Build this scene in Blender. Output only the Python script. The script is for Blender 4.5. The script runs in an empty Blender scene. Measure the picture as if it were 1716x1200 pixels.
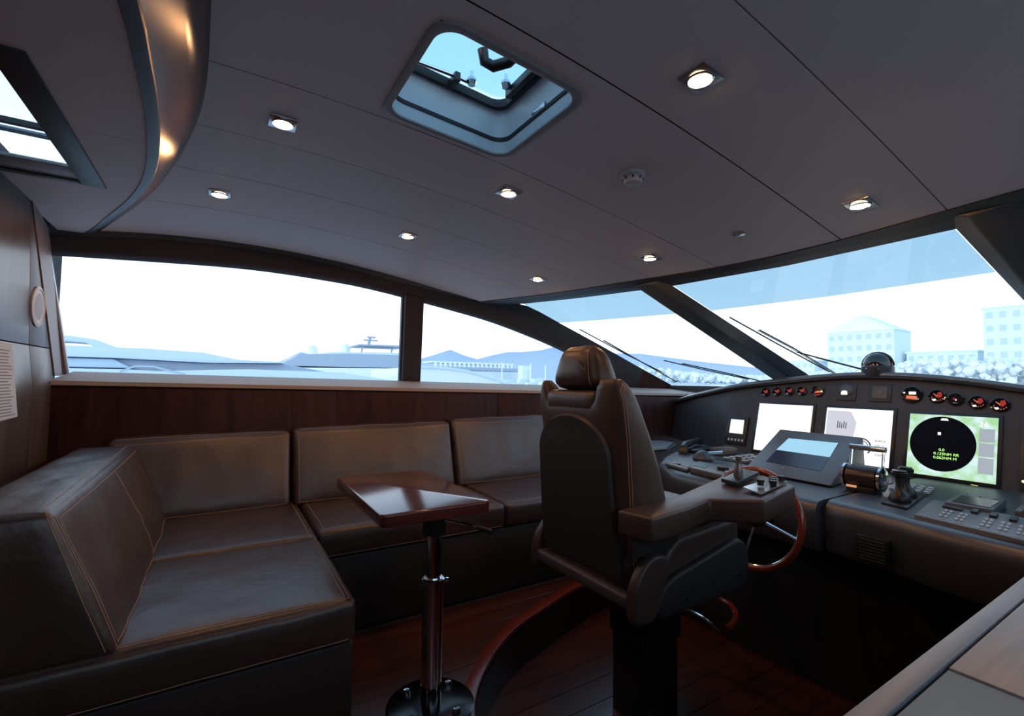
import bpy, bmesh, math, random
from mathutils import Vector, Matrix, noise
random.seed(3)
SC = bpy.context.scene
COL = SC.collection

# ------------------------------------------------------------------ camera, sky, exposure
cam_d = bpy.data.cameras.new('camera'); cam = bpy.data.objects.new('camera', cam_d); COL.objects.link(cam)
cam_d.sensor_width = 36; cam_d.lens = 785.21 / 1716 * 36; cam_d.clip_start = .02; cam_d.clip_end = 20000
R0, R1, R2 = (.84797, .03831, .52847), (-.52986, .03461, .84737), (.01417, -.99867, .04965)
EYE = Vector((0, 0, 1.12))
cam.matrix_world = Matrix(((R0[0], -R0[1], -R0[2], EYE.x), (R1[0], -R1[1], -R1[2], EYE.y),
                           (R2[0], -R2[1], -R2[2], EYE.z), (0, 0, 0, 1)))
SC.camera = cam
SC.view_settings.view_transform = 'Standard'
SC.view_settings.look = 'None'
SC.view_settings.exposure = 0.1
SC.view_settings.gamma = 1.0
SC.view_settings.use_curve_mapping = False

world = bpy.data.worlds.new('dusk_sky'); SC.world = world; world.use_nodes = True
wn = world.node_tree.nodes; wl = world.node_tree.links; wn.clear()
wo = wn.new('ShaderNodeOutputWorld'); wb = wn.new('ShaderNodeBackground')
wt = wn.new('ShaderNodeTexCoord'); ws = wn.new('ShaderNodeSeparateXYZ'); wr = wn.new('ShaderNodeValToRGB')
wl.new(wt.outputs['Generated'], ws.inputs[0]); wl.new(ws.outputs['Z'], wr.inputs[0])
wl.new(wr.outputs[0], wb.inputs[0]); wl.new(wb.outputs[0], wo.inputs[0])
wb.inputs[1].default_value = 2.15
cr = wr.color_ramp
cr.elements[0].position = 0; cr.elements[0].color = (.66, .72, .78, 1)
cr.elements[1].position = 1; cr.elements[1].color = (.17, .32, .48, 1)
for p, c in ((.12, (.72, .78, .84, 1)), (.30, (.56, .68, .78, 1)), (.55, (.28, .46, .62, 1)), (.80, (.20, .36, .52, 1))):
    e = cr.elements.new(p); e.color = c

sun_d = bpy.data.lights.new('added_shore_fill_sun', 'SUN'); sun_d.energy = .85; sun_d.angle = math.radians(6); sun_d.color = (.96, .98, 1)  # added sun that whitens the far shore in place of haze
sun_o = bpy.data.objects.new('added_shore_fill_sun', sun_d); COL.objects.link(sun_o)
sun_o.rotation_euler = Vector((1, .10, -.10)).to_track_quat('-Z', 'Y').to_euler()

# ------------------------------------------------------------------ materials
def new_mat(name):
    m = bpy.data.materials.new(name); m.use_nodes = True
    n = m.node_tree.nodes; l = m.node_tree.links; n.clear()
    out = n.new('ShaderNodeOutputMaterial')
    return m, n, l, out
def mat(name, col, rough=.5, metal=0, var=0, vscale=(5, 5, 5), bump=0, bscale=60, spec=.5, coat=0, col2=None, dist=.01):
    m, n, l, out = new_mat(name)
    p = n.new('ShaderNodeBsdfPrincipled'); l.new(p.outputs[0], out.inputs[0])
    p.inputs['Base Color'].default_value = (*col, 1); p.inputs['Roughness'].default_value = rough
    p.inputs['Metallic'].default_value = metal; p.inputs['Specular IOR Level'].default_value = spec
    p.inputs['Coat Weight'].default_value = coat; p.inputs['Coat Roughness'].default_value = .12
    tc = n.new('ShaderNodeTexCoord')
    if var or col2:
        mp = n.new('ShaderNodeMapping'); mp.inputs['Scale'].default_value = vscale
        nz = n.new('ShaderNodeTexNoise'); nz.inputs['Scale'].default_value = 1; nz.inputs['Detail'].default_value = 6
        nz.inputs['Distortion'].default_value = .4
        l.new(tc.outputs['Object'], mp.inputs[0]); l.new(mp.outputs[0], nz.inputs[0])
        rp = n.new('ShaderNodeValToRGB'); l.new(nz.outputs[0], rp.inputs[0])
        c2 = col2 or tuple(min(1, c * (1 + var)) for c in col)
        c1 = col if col2 else tuple(c * (1 - var) for c in col)
        rp.color_ramp.elements[0].position = .35; rp.color_ramp.elements[0].color = (*c1, 1)
        rp.color_ramp.elements[1].position = .68; rp.color_ramp.elements[1].color = (*c2, 1)
        l.new(rp.outputs[0], p.inputs['Base Color'])
    if bump:
        nb = n.new('ShaderNodeTexNoise'); nb.inputs['Scale'].default_value = bscale; nb.inputs['Detail'].default_value = 3
        l.new(tc.outputs['Object'], nb.inputs[0])
        bp = n.new('ShaderNodeBump'); bp.inputs['Strength'].default_value = bump; bp.inputs['Distance'].default_value = dist
        l.new(nb.outputs[0], bp.inputs['Height']); l.new(bp.outputs[0], p.inputs['Normal'])
    return m
def emit(name, col, s):
    m, n, l, out = new_mat(name)
    e = n.new('ShaderNodeEmission'); e.inputs[0].default_value = (*col, 1); e.inputs[1].default_value = s
    l.new(e.outputs[0], out.inputs[0]); return m
def emit_noise(name, c1, c2, s, scale=40, rough=.5):
    m, n, l, out = new_mat(name)
    e = n.new('ShaderNodeEmission'); e.inputs[1].default_value = s
    tc = n.new('ShaderNodeTexCoord'); nz = n.new('ShaderNodeTexNoise'); nz.inputs['Scale'].default_value = scale
    nz.inputs['Detail'].default_value = 4
    rp = n.new('ShaderNodeValToRGB'); rp.color_ramp.elements[0].position = .4; rp.color_ramp.elements[1].position = .62
    rp.color_ramp.elements[0].color = (*c1, 1); rp.color_ramp.elements[1].color = (*c2, 1)
    l.new(tc.outputs['Object'], nz.inputs[0]); l.new(nz.outputs[0], rp.inputs[0]); l.new(rp.outputs[0], e.inputs[0])
    l.new(e.outputs[0], out.inputs[0]); return m
def glass(name, tint, refl=.06):
    m, n, l, out = new_mat(name)
    t = n.new('ShaderNodeBsdfTransparent'); t.inputs[0].default_value = (*tint, 1)
    g = n.new('ShaderNodeBsdfGlossy'); g.inputs['Roughness'].default_value = .02
    mx = n.new('ShaderNodeMixShader'); mx.inputs[0].default_value = refl
    l.new(t.outputs[0], mx.inputs[1]); l.new(g.outputs[0], mx.inputs[2]); l.new(mx.outputs[0], out.inputs[0])
    return m

LEATHER = mat('brown_leather', (.048, .025, .019), .41, bump=.30, bscale=30, dist=.006, spec=.95, var=.12, vscale=(9, 9, 9))
LEATHER_DK = mat('dark_leather_base', (.030, .020, .018), .5, bump=.2, bscale=40, dist=.004, spec=.4)
CHAIR = mat('chair_leather', (.066, .041, .033), .40, bump=.16, bscale=30, dist=.004, spec=.5)
CHAIR_DK = mat('chair_shell_leather', (.034, .027, .027), .5, bump=.12, bscale=60, dist=.002, spec=.4)
STITCH = mat('tan_thread', (.34, .23, .16), .7)
DASH = mat('charcoal_dash_vinyl', (.044, .048, .058), .38, bump=.12, bscale=220, dist=.001, spec=.9)
DASH_PANEL = mat('charcoal_instrument_panel', (.030, .030, .036), .5, bump=.08, bscale=260, dist=.001)
BLACK = mat('black_plastic', (.012, .012, .013), .38)
BLACK_GLOSS = mat('black_gloss', (.006, .006, .008), .08, spec=.6)
GREY = mat('grey_plastic', (.10, .105, .115), .4)
KEYGREY = mat('pale_key_plastic', (.42, .45, .48), .4)
CHROME = mat('polished_chrome', (.75, .75, .76), .09, metal=1)
STEEL = mat('brushed_steel', (.5, .5, .52), .25, metal=1)
CEIL = mat('ceiling_vinyl', (.80, .69, .68), .55, bump=.05, bscale=180, dist=.001, spec=.35)
CEIL_BACK = mat('dark_backing', (.03, .028, .028), .9)  # dark backing behind panel joints, also used under planks and roof
FRAME = mat('dark_bronze_frame', (.034, .032, .034), .45, spec=.4)
MULL = mat('charcoal_mullion', (.058, .070, .080), .45, spec=.4)
SILL = mat('cream_sill', (.38, .29, .245), .6, spec=.2)
REVEAL = mat('taupe_window_post', (.22, .15, .14), .5)
WENGE = mat('wenge_veneer', (.024, .008, .007), .48, col2=(.048, .016, .013), vscale=(22, 22, 2.2), bump=.06, bscale=90, dist=.002, spec=.15)
WENGE_B = mat('wenge_bulkhead_veneer', (.085, .058, .048), .34, col2=(.125, .085, .068), vscale=(30, 30, 2.2), spec=.55)
COVE = mat('cove_veneer', (.070, .034, .022), .24, col2=(.095, .045, .028), vscale=(18, 18, 3), spec=1.0)
TABLEWOOD = mat('glossy_table_wood', (.085, .022, .018), .16, col2=(.13, .034, .026), vscale=(3, 22, 3), coat=.6)
FLOORW = mat('dark_red_floor_plank', (.050, .015, .009), .32, col2=(.080, .023, .013), vscale=(2.5, 26, 3), coat=.2)
NOSE = mat('red_mahogany_nosing', (.17, .022, .010), .25, coat=.3)
CABTOP = mat('pale_oak_counter', (.31, .32, .345), .42, col2=(.235, .245, .265), vscale=(3, 60, 3), spec=.6)
CABINSET = mat('grey_counter_inset', (.115, .125, .12), .45, spec=.5)
WHEELW = mat('red_wood_wheel_rim', (.22, .036, .013), .22, coat=.6)
GEL = mat('white_gelcoat', (.66, .70, .74), .35)
RUBBER = mat('black_rubber', (.015, .015, .016), .6)
WHITEP = mat('white_plastic', (.62, .60, .60), .4)
PAPER = mat('white_paper', (.62, .64, .66), .8)
INK = mat('grey_print', (.18, .19, .22), .9)
LAMP = emit('warm_lamp_glow', (1, .62, .28), 26)
GLASS = glass('clear_window_glass', (.94, .97, 1.0), .03)
BAND = glass('blue_sun_band_glass', (.26, .40, .50), .04)
HATCHG = glass('hatch_acrylic', (.80, .92, .98), .04)
SCR_W = emit_noise('white_chart_screen', (.95, .93, .88), (1.15, 1.15, 1.15), 1.15, 6)
SCR_G = emit_noise('green_radar_screen', (.42, .74, .38), (.70, .92, .90), .95, 16)
SCR_GR = emit('grey_radar_column', (.42, .47, .53), .9)
SCR_REFL = emit('painted_sky_reflection', (.36, .66, .86), 1.0)  # sky mirrored in the monitor glass, put in as emission
SCR_INK = mat('screen_dark_marks', (.04, .035, .06), .6)
SCR_MAUVE = emit('screen_grey_chart', (.62, .62, .70), 1.0)
GREENTXT = emit('green_readout', (.50, 1.0, .25), 1.3)
REDGLOW = emit('red_gauge_glow', (.70, .07, .06), .5)
ORGLOW = emit('orange_gauge_glow', (1.0, .26, .12), .75)
WHGLOW = emit('white_gauge_glow', (1, .95, .9), 1.3)
YELGLOW = emit('yellow_lamp', (.9, .8, .15), 1.0)
GAUGEF = mat('gauge_face', (.03, .012, .012), .3)
YACHT = mat('white_yacht_hull', (.78, .86, .93), .4)
YACHT_W = mat('bright_yacht_deck', (.93, .95, .97), .4)
YACHT_D = mat('grey_yacht_window_band', (.42, .48, .57), .35)
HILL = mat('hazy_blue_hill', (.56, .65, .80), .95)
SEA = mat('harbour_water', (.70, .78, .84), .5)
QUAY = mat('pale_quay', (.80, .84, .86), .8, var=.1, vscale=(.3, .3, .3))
FOLI = mat('hazy_shore_foliage', (.92, .95, .96), .95, var=.04, vscale=(.5, .5, .5))  # haze over the shore is put into this near-white colour
FACADE = mat('pale_hazy_facade', (.80, .88, .91), .9)  # haze put into the pale colour of walls and windows
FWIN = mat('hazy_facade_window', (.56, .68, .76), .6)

# ------------------------------------------------------------------ mesh helpers
ORG = {}
def org(o): return ORG.get(o.name, Vector((0, 0, 0))) if o else Vector((0, 0, 0))
def tag(o, label=None, cat=None, group=None, kind=None):
    if label: o['label'] = label
    if cat: o['category'] = cat
    if group: o['group'] = group
    if kind: o['kind'] = kind
    return o
def thing(name, label, cat, loc, group=None, kind=None):
    o = bpy.data.objects.new(name, None); o.empty_display_size = .05
    COL.objects.link(o); o.location = loc; ORG[o.name] = Vector(loc)
    return tag(o, label, cat, group, kind)

class B:
    def __init__(s): s.v = []; s.f = []
    def add(s, vs, fs):
        k = len(s.v); s.v += [Vector(v) for v in vs]; s.f += [tuple(i + k for i in f) for f in fs]; return s
    def hexa(s, c):          # c: 8 corners, bottom 4 ccw then top 4
        return s.add(c, [(3, 2, 1, 0), (4, 5, 6, 7), (0, 1, 5, 4), (1, 2, 6, 5), (2, 3, 7, 6), (3, 0, 4, 7)])
    def box(s, x0, x1, y0, y1, z0, z1):
        return s.hexa([(x0, y0, z0), (x1, y0, z0), (x1, y1, z0), (x0, y1, z0), (x0, y0, z1), (x1, y0, z1), (x1, y1, z1), (x0, y1, z1)])
    def prism(s, pts, ext):  # pts: 3D polygon, ext: vector
        n = len(pts); P = [Vector(p) for p in pts]; E = Vector(ext)
        s.add(P + [p + E for p in P], [tuple(range(n))[::-1], tuple(range(n, 2 * n))] +
              [(i, (i + 1) % n, n + (i + 1) % n, n + i) for i in range(n)]); return s
    def prism2(s, A, Bp):    # two matching polygons
        n = len(A)
        return s.add(list(A) + list(Bp), [tuple(range(n))[::-1], tuple(range(n, 2 * n))] + [(i, (i + 1) % n, n + (i + 1) % n, n + i) for i in range(n)])
    def strip(s, A, Bp):     # sheet between two polylines
        n = len(A)
        return s.add(list(A) + list(Bp), [(i, i + 1, n + i + 1, n + i) for i in range(n - 1)])
    def slab(s, A, Bp, ext): # thick sheet between two polylines
        n = len(A); E = Vector(ext)
        V = [Vector(p) for p in A] + [Vector(p) for p in Bp]
        V += [p + E for p in V]; m = 2 * n; F = []
        for i in range(n - 1):
            F += [(i, i + 1, n + i + 1, n + i), (m + i, m + n + i, m + n + i + 1, m + i + 1),
                  (i, m + i, m + i + 1, i + 1), (n + i, n + i + 1, m + n + i + 1, m + n + i)]
        F += [(0, n, m + n, m), (n - 1, m + n - 1, m + 2 * n - 1, 2 * n - 1)]
        return s.add(V, F)
    def tube(s, pts, r, n=10, closed=False, taper=None):
        P = [Vector(p) for p in pts]; N = len(P); V = []; F = []
        up = Vector((.13, .27, .95)).normalized(); prev = None
        for i, p in enumerate(P):
            a = P[(i - 1) % N] if (closed or i) else P[0]; b = P[(i + 1) % N] if (closed or i < N - 1) else P[-1]
            t = (b - a).normalized()
            if prev is None: u = t.cross(up).normalized()
            else: u = (prev - t * prev.dot(t)).normalized()
            prev = u; w = t.cross(u)
            rr = r * (taper[i] if taper else 1)
            for k in range(n):
                an = 2 * math.pi * k / n; V.append(p + (u * math.cos(an) + w * math.sin(an)) * rr)
        M = N if closed else N - 1
        for i in range(M):
            for k in range(n):
                j = (i + 1) % N; F.append((i * n + k, i * n + (k + 1) % n, j * n + (k + 1) % n, j * n + k))
        if not closed: F += [tuple(range(n))[::-1], tuple((N - 1) * n + k for k in range(n))]
        return s.add(V, F)
    def lathe(s, prof, c, axis=(0, 0, 1), n=28):   # prof: [(r,h)]
        ax = Vector(axis).normalized(); u = ax.orthogonal().normalized(); w = ax.cross(u); c = Vector(c)
        V = []; F = []
        for r, h in prof:
            for k in range(n):
                a = 2 * math.pi * k / n; V.append(c + ax * h + (u * math.cos(a) + w * math.sin(a)) * max(r, 1e-5))
        for i in range(len(prof) - 1):
            for k in range(n): F.append((i * n + k, i * n + (k + 1) % n, (i + 1) * n + (k + 1) % n, (i + 1) * n + k))
        F += [tuple(range(n))[::-1], tuple((len(prof) - 1) * n + k for k in range(n))]
        return s.add(V, F)
    def build(s, name, m, parent=None, bevel=0, seg=2, smooth=None, sharp=35):
        O = org(parent)
        bm = bmesh.new()
        vs = [bm.verts.new(v - O) for v in s.v]
        for f in s.f:
            try: bm.faces.new([vs[i] for i in f])
            except ValueError: pass
        bmesh.ops.remove_doubles(bm, verts=bm.verts, dist=1e-6)
        bmesh.ops.recalc_face_normals(bm, faces=bm.faces)
        if bevel:
            ed = [e for e in bm.edges if len(e.link_faces) == 2 and e.calc_face_angle(0) > math.radians(28)]
            bmesh.ops.bevel(bm, geom=ed, offset=bevel, segments=seg, affect='EDGES', profile=.5, clamp_overlap=True)
        me = bpy.data.meshes.new(name); bm.to_mesh(me); bm.free()
        me.materials.append(m)
        me.shade_smooth(); me.set_sharp_from_angle(angle=math.radians(sharp if smooth is None else smooth))
        if parent is None and len(me.vertices):
            lo = Vector((min(v.co.x for v in me.vertices), min(v.co.y for v in me.vertices), min(v.co.z for v in me.vertices)))
            hi = Vector((max(v.co.x for v in me.vertices), max(v.co.y for v in me.vertices), 0))
            O = Vector(((lo.x + hi.x) / 2, (lo.y + hi.y) / 2, lo.z))
            me.transform(Matrix.Translation(-O))
        o = bpy.data.objects.new(name, me); COL.objects.link(o)
        if parent: o.parent = parent; ORG[o.name] = O
        else: o.location = O; ORG[o.name] = O
        return o

def tri(c, a, b, g):         # trilinear, c: 8 corners
    c = [Vector(p) for p in c]
    lo = (c[0] * (1 - a) + c[1] * a) * (1 - b) + (c[3] * (1 - a) + c[2] * a) * b
    hi = (c[4] * (1 - a) + c[5] * a) * (1 - b) + (c[7] * (1 - a) + c[6] * a) * b
    return lo * (1 - g) + hi * g
class Pad:
    """rounded, puffed hexahedron (upholstery)"""
    def __init__(s, c, r=.02, n=10, puff=None, wr=0, seed=0):
        C = [Vector(p) for p in c]
        s.c = C; s.r = r; s.puff = puff or {}; s.wr = wr; s.seed = seed
        s.L = [((C[1] - C[0]).length + (C[2] - C[3]).length + (C[5] - C[4]).length + (C[6] - C[7]).length) / 4,
               ((C[3] - C[0]).length + (C[2] - C[1]).length + (C[7] - C[4]).length + (C[6] - C[5]).length) / 4,
               ((C[4] - C[0]).length + (C[5] - C[1]).length + (C[6] - C[2]).length + (C[7] - C[3]).length) / 4]
        s.r = min(r, min(s.L) * .48); s.n = n
    def pt(s, p):
        L = s.L; r = s.r; q = [min(max(p[i], r), L[i] - r) for i in range(3)]
        d = Vector([p[i] - q[i] for i in range(3)])
        P = Vector(q)
        if d.length > 1e-9: P = P + d.normalized() * r * min(1, d.length / r)
        for a in range(3):
            for sd, sg in ((0, -1), (1, 1)):
                if abs(p[a] - (L[a] if sd else 0)) < 1e-6:
                    k = (a, sd); am = s.puff.get(k, 0)
                    b, g = (a + 1) % 3, (a + 2) % 3
                    sb, sg2 = p[b] / L[b], p[g] / L[g]
                    w = (max(0, 4 * sb * (1 - sb)) * max(0, 4 * sg2 * (1 - sg2))) ** .55
                    P[a] += sg * am * w
                    if s.wr:
                        nz = noise.noise(Vector((p[0] * 9 + s.seed, p[1] * 9, p[2] * 9))) + .5 * noise.noise(Vector((p[0] * 24, p[1] * 24 + s.seed, p[2] * 24)))
                        P[a] += sg * s.wr * w * nz
        return tri(s.c, P[0] / L[0], P[1] / L[1], P[2] / L[2])
    def build(s, name, m, parent, label=None):
        ax = []
        for a in range(3):
            L = s.L[a]; r = s.r; t = [0, r * .18, r * .45, r]
            k = max(2, min(s.n, int((L - 2 * r) / .035) + 1))
            t += [r + (L - 2 * r) * i / k for i in range(1, k)] + [L - r, L - r * .45, L - r * .18, L]
            ax.append(t)
        V = {}; vs = []; F = []
        def vid(i, j, k):
            key = (i, j, k)
            if key not in V: V[key] = len(vs); vs.append(s.pt((ax[0][i], ax[1][j], ax[2][k])))
            return V[key]
        n0, n1, n2 = (len(t) - 1 for t in ax)
        for k in (0, n2):
            for i in range(n0):
                for j in range(n1): F.append((vid(i, j, k), vid(i + 1, j, k), vid(i + 1, j + 1, k), vid(i, j + 1, k)))
        for j in (0, n1):
            for i in range(n0):
                for k in range(n2): F.append((vid(i, j, k), vid(i + 1, j, k), vid(i + 1, j, k + 1), vid(i, j, k + 1)))
        for i in (0, n0):
            for j in range(n1):
                for k in range(n2): F.append((vid(i, j, k), vid(i, j + 1, k), vid(i, j + 1, k + 1), vid(i, j, k + 1)))
        o = B().add(vs, F).build(name, m, parent, sharp=70)
        if label: o['label'] = label
        return o
    def seam(s, a, sd, pts, off=.0008, steps=26):
        """polyline on face (a,sd); pts are (s,t) fractions along the two other axes; returns points"""
        b, g = (a + 1) % 3, (a + 2) % 3; out = []
        for (p0, p1) in zip(pts[:-1], pts[1:]):
            for i in range(steps + (1 if p1 is pts[-1] else 0)):
                f = i / steps; q = [0, 0, 0]
                q[a] = s.L[a] if sd else 0
                q[b] = (p0[0] * (1 - f) + p1[0] * f) * s.L[b]; q[g] = (p0[1] * (1 - f) + p1[1] * f) * s.L[g]
                out.append(s.pt(q))
        return out
def seams(lines, parent, r=.0013, m=None, name='stitching'):
    b = B()
    for l in lines: b.tube(l, r, 5)
    return b.build(name, m or STITCH, parent)

def text_mesh(s, size, name, m, parent, origin, xdir, ydir, depth=.0006):
    cu = bpy.data.curves.new('t', 'FONT'); cu.body = s; cu.size = size; cu.extrude = depth
    t = bpy.data.objects.new('t', cu); COL.objects.link(t)
    dg = bpy.context.evaluated_depsgraph_get(); me = bpy.data.meshes.new_from_object(t.evaluated_get(dg))
    bpy.data.objects.remove(t); bpy.data.curves.remove(cu)
    x = Vector(xdir).normalized(); y = Vector(ydir).normalized(); z = x.cross(y); O = Vector(origin)
    me.transform(Matrix(((x.x, y.x, z.x, O.x), (x.y, y.y, z.y, O.y), (x.z, y.z, z.z, O.z), (0, 0, 0, 1))))
    me.transform(Matrix.Translation(-org(parent))); me.materials.clear(); me.materials.append(m); me.name = name
    o = bpy.data.objects.new(name, me); COL.objects.link(o); o.parent = parent; ORG[o.name] = org(parent)
    return o
def lerp(a, b, t): return a + (b - a) * t
def interp(tab, x):
    if x <= tab[0][0]: return tab[0][1]
    for (x0, y0), (x1, y1) in zip(tab[:-1], tab[1:]):
        if x <= x1:
            return y0 + (y1 - y0) * (x - x0) / (x1 - x0)
    return tab[-1][1]
def smooth_tab(tab, n=6):     # catmull-rom resample of a function table
    out = []
    for i in range(len(tab) - 1):
        p0 = tab[max(i - 1, 0)]; p1 = tab[i]; p2 = tab[i + 1]; p3 = tab[min(i + 2, len(tab) - 1)]
        for k in range(n):
            t = k / n; f = []
            for d in (0, 1):
                m1 = (p2[d] - p0[d]) / 2; m2 = (p3[d] - p1[d]) / 2
                f.append((2 * t**3 - 3 * t**2 + 1) * p1[d] + (t**3 - 2 * t**2 + t) * m1 + (-2 * t**3 + 3 * t**2) * p2[d] + (t**3 - t**2) * m2)
            out.append(tuple(f))
    return out + [tab[-1]]

# ------------------------------------------------------------------ shell geometry (metres: x forward, y to port, z up)
YC = 1.16                                             # boat's centreline
def zc(x, y): return 1.949 + .013 * x - .090 * x * x + .014 * x**3 - .030 * (y - YC)**2
UT = smooth_tab([(0, -.045), (.36, -.060), (.64, -.095), (1.01, -.180), (1.40, -.315), (1.83, -.530), (1.95, -.60)])
RT = smooth_tab([(0, -.153), (.30, -.160), (.57, -.180), (.80, -.212), (1.0, -.258), (1.2, -.320), (1.42, -.401), (1.67, -.491), (1.84, -.565), (1.95, -.62)])
HT = smooth_tab([(0, 2.115), (.35, 2.085), (.99, 1.942), (1.45, 1.78), (1.84, 1.588), (1.95, 1.53)])
def U(y): return interp(UT, abs(y - YC))
def RIM(y): return interp(RT, abs(y - YC))
def H(y): return interp(HT, abs(y - YC))
def mir(y): return 2 * YC - y
def wy(z): return 3.35 - .55 * (z - 1.13)             # leaning side wall
ZP = 1.80                                             # aft (dropped) ceiling level
XB = -.65                                             # aft bulkhead

# ceiling backing and panels
ceil_b = B()
ys = [mir(3.0) + (3.0 - mir(3.0)) * i / 40 for i in range(41)]
def ceil_cut(x, y):   # keep the hatch opening clear
    return .32 < x < .90 and .90 < y < 1.44
xs_n = 26
V = []; F = []
for j, y in enumerate(ys):
    for i in range(xs_n + 1):
        x = lerp(U(y), H(y), i / xs_n); V.append((x, y, zc(x, y) + .022))
for j in range(40):
    for i in range(xs_n):
        q = [j * (xs_n + 1) + i, j * (xs_n + 1) + i + 1, (j + 1) * (xs_n + 1) + i + 1, (j + 1) * (xs_n + 1) + i]
        if any(ceil_cut(V[k][0], V[k][1]) for k in q): continue
        F.append(tuple(q))
ceil_b.add(V, F)
ceiling = ceil_b.build('ceiling', CEIL_BACK); tag(ceiling, kind='structure')
seam_y = [.537, .878, 1.431, 1.795, 2.151, 2.527]
edges = [mir(3.0), mir(2.527), mir(2.151)] + seam_y + [3.0]
HX0, HX1, HY0, HY1 = .405, .815, .970, 1.388
def rrect(x0, x1, y0, y1, r, n=6):
    out = []
    for cx, cy, a0 in ((x1 - r, y1 - r, 0), (x0 + r, y1 - r, 90), (x0 + r, y0 + r, 180), (x1 - r, y0 + r, 270)):
        for k in range(n + 1):
            a = math.radians(a0 + 90 * k / n); out.append((cx + r * math.cos(a), cy + r * math.sin(a)))
    return out
for k in range(len(edges) - 1):
    y0, y1 = edges[k] + .0022, edges[k + 1] - .0022
    if edges[k] > .8 and edges[k] < .9:                # hatch panel: grid aligned with the hatch opening
        hx0, hx1, hy0, hy1 = HX0 - .008, HX1 + .008, HY0 - .008, HY1 + .008
        yl = [y0, hy0, (hy0 + hy1) / 2, hy1, y1]; b = B(); V = []; F = []
        nx = 30; xx = lambda y: [lerp(U(y), hx0, i / 5) for i in range(6)] + [lerp(hx0, hx1, i / 5) for i in range(1, 6)] + [lerp(hx1, H(y), i / 19) for i in range(1, 20)]
        for y in yl: V += [(x, y, zc(x, y)) for x in xx(y)]
        for j in range(4):
            for i in range(29):
                if 1 <= j <= 2 and 5 <= i < 10: continue
                F.append((j * 30 + i, j * 30 + i + 1, (j + 1) * 30 + i + 1, (j + 1) * 30 + i))
        b.add(V, F)
        # corner fillets under the trim ring
        for cx, cy, sx, sy in ((hx0, hy0, 1, 1), (hx1, hy0, -1, 1), (hx1, hy1, -1, -1), (hx0, hy1, 1, -1)):
            pts = [(cx, cy), (cx + .018 * sx, cy), (cx, cy + .018 * sy)]
            b.add([(p[0], p[1], zc(*p)) for p in pts], [(0, 1, 2)])
        b.build('ceiling_panel', CEIL, ceiling)
        continue
    n = 26; m = 3
    A = []; V = []; F = []
    for j in range(m + 1):
        y = lerp(y0, y1, j / m)
        for i in range(n + 1):
            x = lerp(U(y), H(y), i / n); V.append((x, y, zc(x, y)))
    for j in range(m):
        for i in range(n): F.append((j * (n + 1) + i, j * (n + 1) + i + 1, (j + 1) * (n + 1) + i + 1, (j + 1) * (n + 1) + i))
    N0 = len(V)
    V2 = [(v[0], v[1], v[2] + .018) for v in V]
    per = [i for i in range(n + 1)] + [j * (n + 1) + n for j in range(1, m + 1)] + [m * (n + 1) + i for i in range(n - 1, -1, -1)] + [j * (n + 1) for j in range(m - 1, 0, -1)]
    V += V2
    F += [(per[a], per[(a + 1) % len(per)], per[(a + 1) % len(per)] + N0, per[a] + N0) for a in range(len(per))]
    B().add(V, F).build('ceiling_panel', CEIL, ceiling)

# curved wooden cove between the main ceiling and the dropped aft ceiling
yy = [mir(2.98) + (2.98 - mir(2.98)) * i / 60 for i in range(61)]
top = [(U(y), y, zc(U(y), y)) for y in yy]; bot = [(RIM(y), y, ZP + .012) for y in yy]
mid = [(lerp(U(y), RIM(y), .42), y, lerp(zc(U(y), y), ZP + .012, .50)) for y in yy]
cove = B().slab(top, mid, (-.004, 0, .02)).slab(mid, bot, (-.004, 0, .02)).build('trim_1', COVE, sharp=60); tag(cove, 'curved glossy wood cove stepping down to the lower aft ceiling', kind='structure')
# dropped aft ceiling with skylight opening
SX1, SX0, SY0, SY1 = -.372, -.648, 1.357, 2.20
aft = thing('ceiling', None, None, (-.4, YC, ZP), kind='structure')
def aft_panel(y0, y1, xfun0, xfun1, n=8):
    A = [(xfun0(lerp(y0, y1, i / n)), lerp(y0, y1, i / n), ZP) for i in range(n + 1)]
    Bq = [(xfun1(lerp(y0, y1, i / n)) - .016, lerp(y0, y1, i / n), ZP) for i in range(n + 1)]
    return B().slab(A, Bq, (0, 0, .03))
yl = 2.98
for a, b_, f0 in ((1.7105, SY1, SX1), (SY0, 1.7085, SX1), (SY1, yl, XB - .02), (mir(SY0) - .0, SY0, XB - .02), (mir(yl), mir(SY0), XB - .02)):
    if b_ > a: aft_panel(a, b_, (lambda y, f=f0: f), RIM).build('ceiling_panel', CEIL, aft)
lip = B().slab([(RIM(y) - .028, y, ZP - .004) for y in yy], [(RIM(y) + .003, y, ZP + .002) for y in yy], (0, 0, .02)).build('rim_strip', mat('grey_rim', (.075, .072, .078), .4), aft, bevel=.003)
# skylight in the dropped ceiling
sky = thing('window_1', None, None, ((SX0 + SX1) / 2, (SY0 + SY1) / 2, ZP), kind='structure')
def frame_bar(x0, x1, y0, y1, z0, z1, nm='window_frame', m=FRAME, par=sky): return B().box(x0, x1, y0, y1, z0, z1).build(nm, m, par, bevel=.003)
frame_bar(SX1 - .068, SX1, SY0, SY1, ZP - .006, ZP + .010)
frame_bar(XB, SX1 - .070, SY0, SY0 + .10, ZP - .006, ZP + .04)
frame_bar(XB, SX1 - .070, SY1 - .15, SY1 - .035, ZP + .000, ZP + .012, m=mat('grained_frame', (.38, .36, .37), .5, var=.3, vscale=(6, 60, 60)))
frame_bar(XB, SX1 - .070, SY1 - .035, SY1, ZP - .006, ZP + .012)
B().box(XB - .3, SX1, SY0, SY1, ZP + .03, ZP + .036).build('window_pane', GLASS, sky)
B().box(XB, SX1 - .07, 1.885, 1.905, ZP + .045, ZP + .06).build('crossbar', RUBBER, sky)
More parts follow.
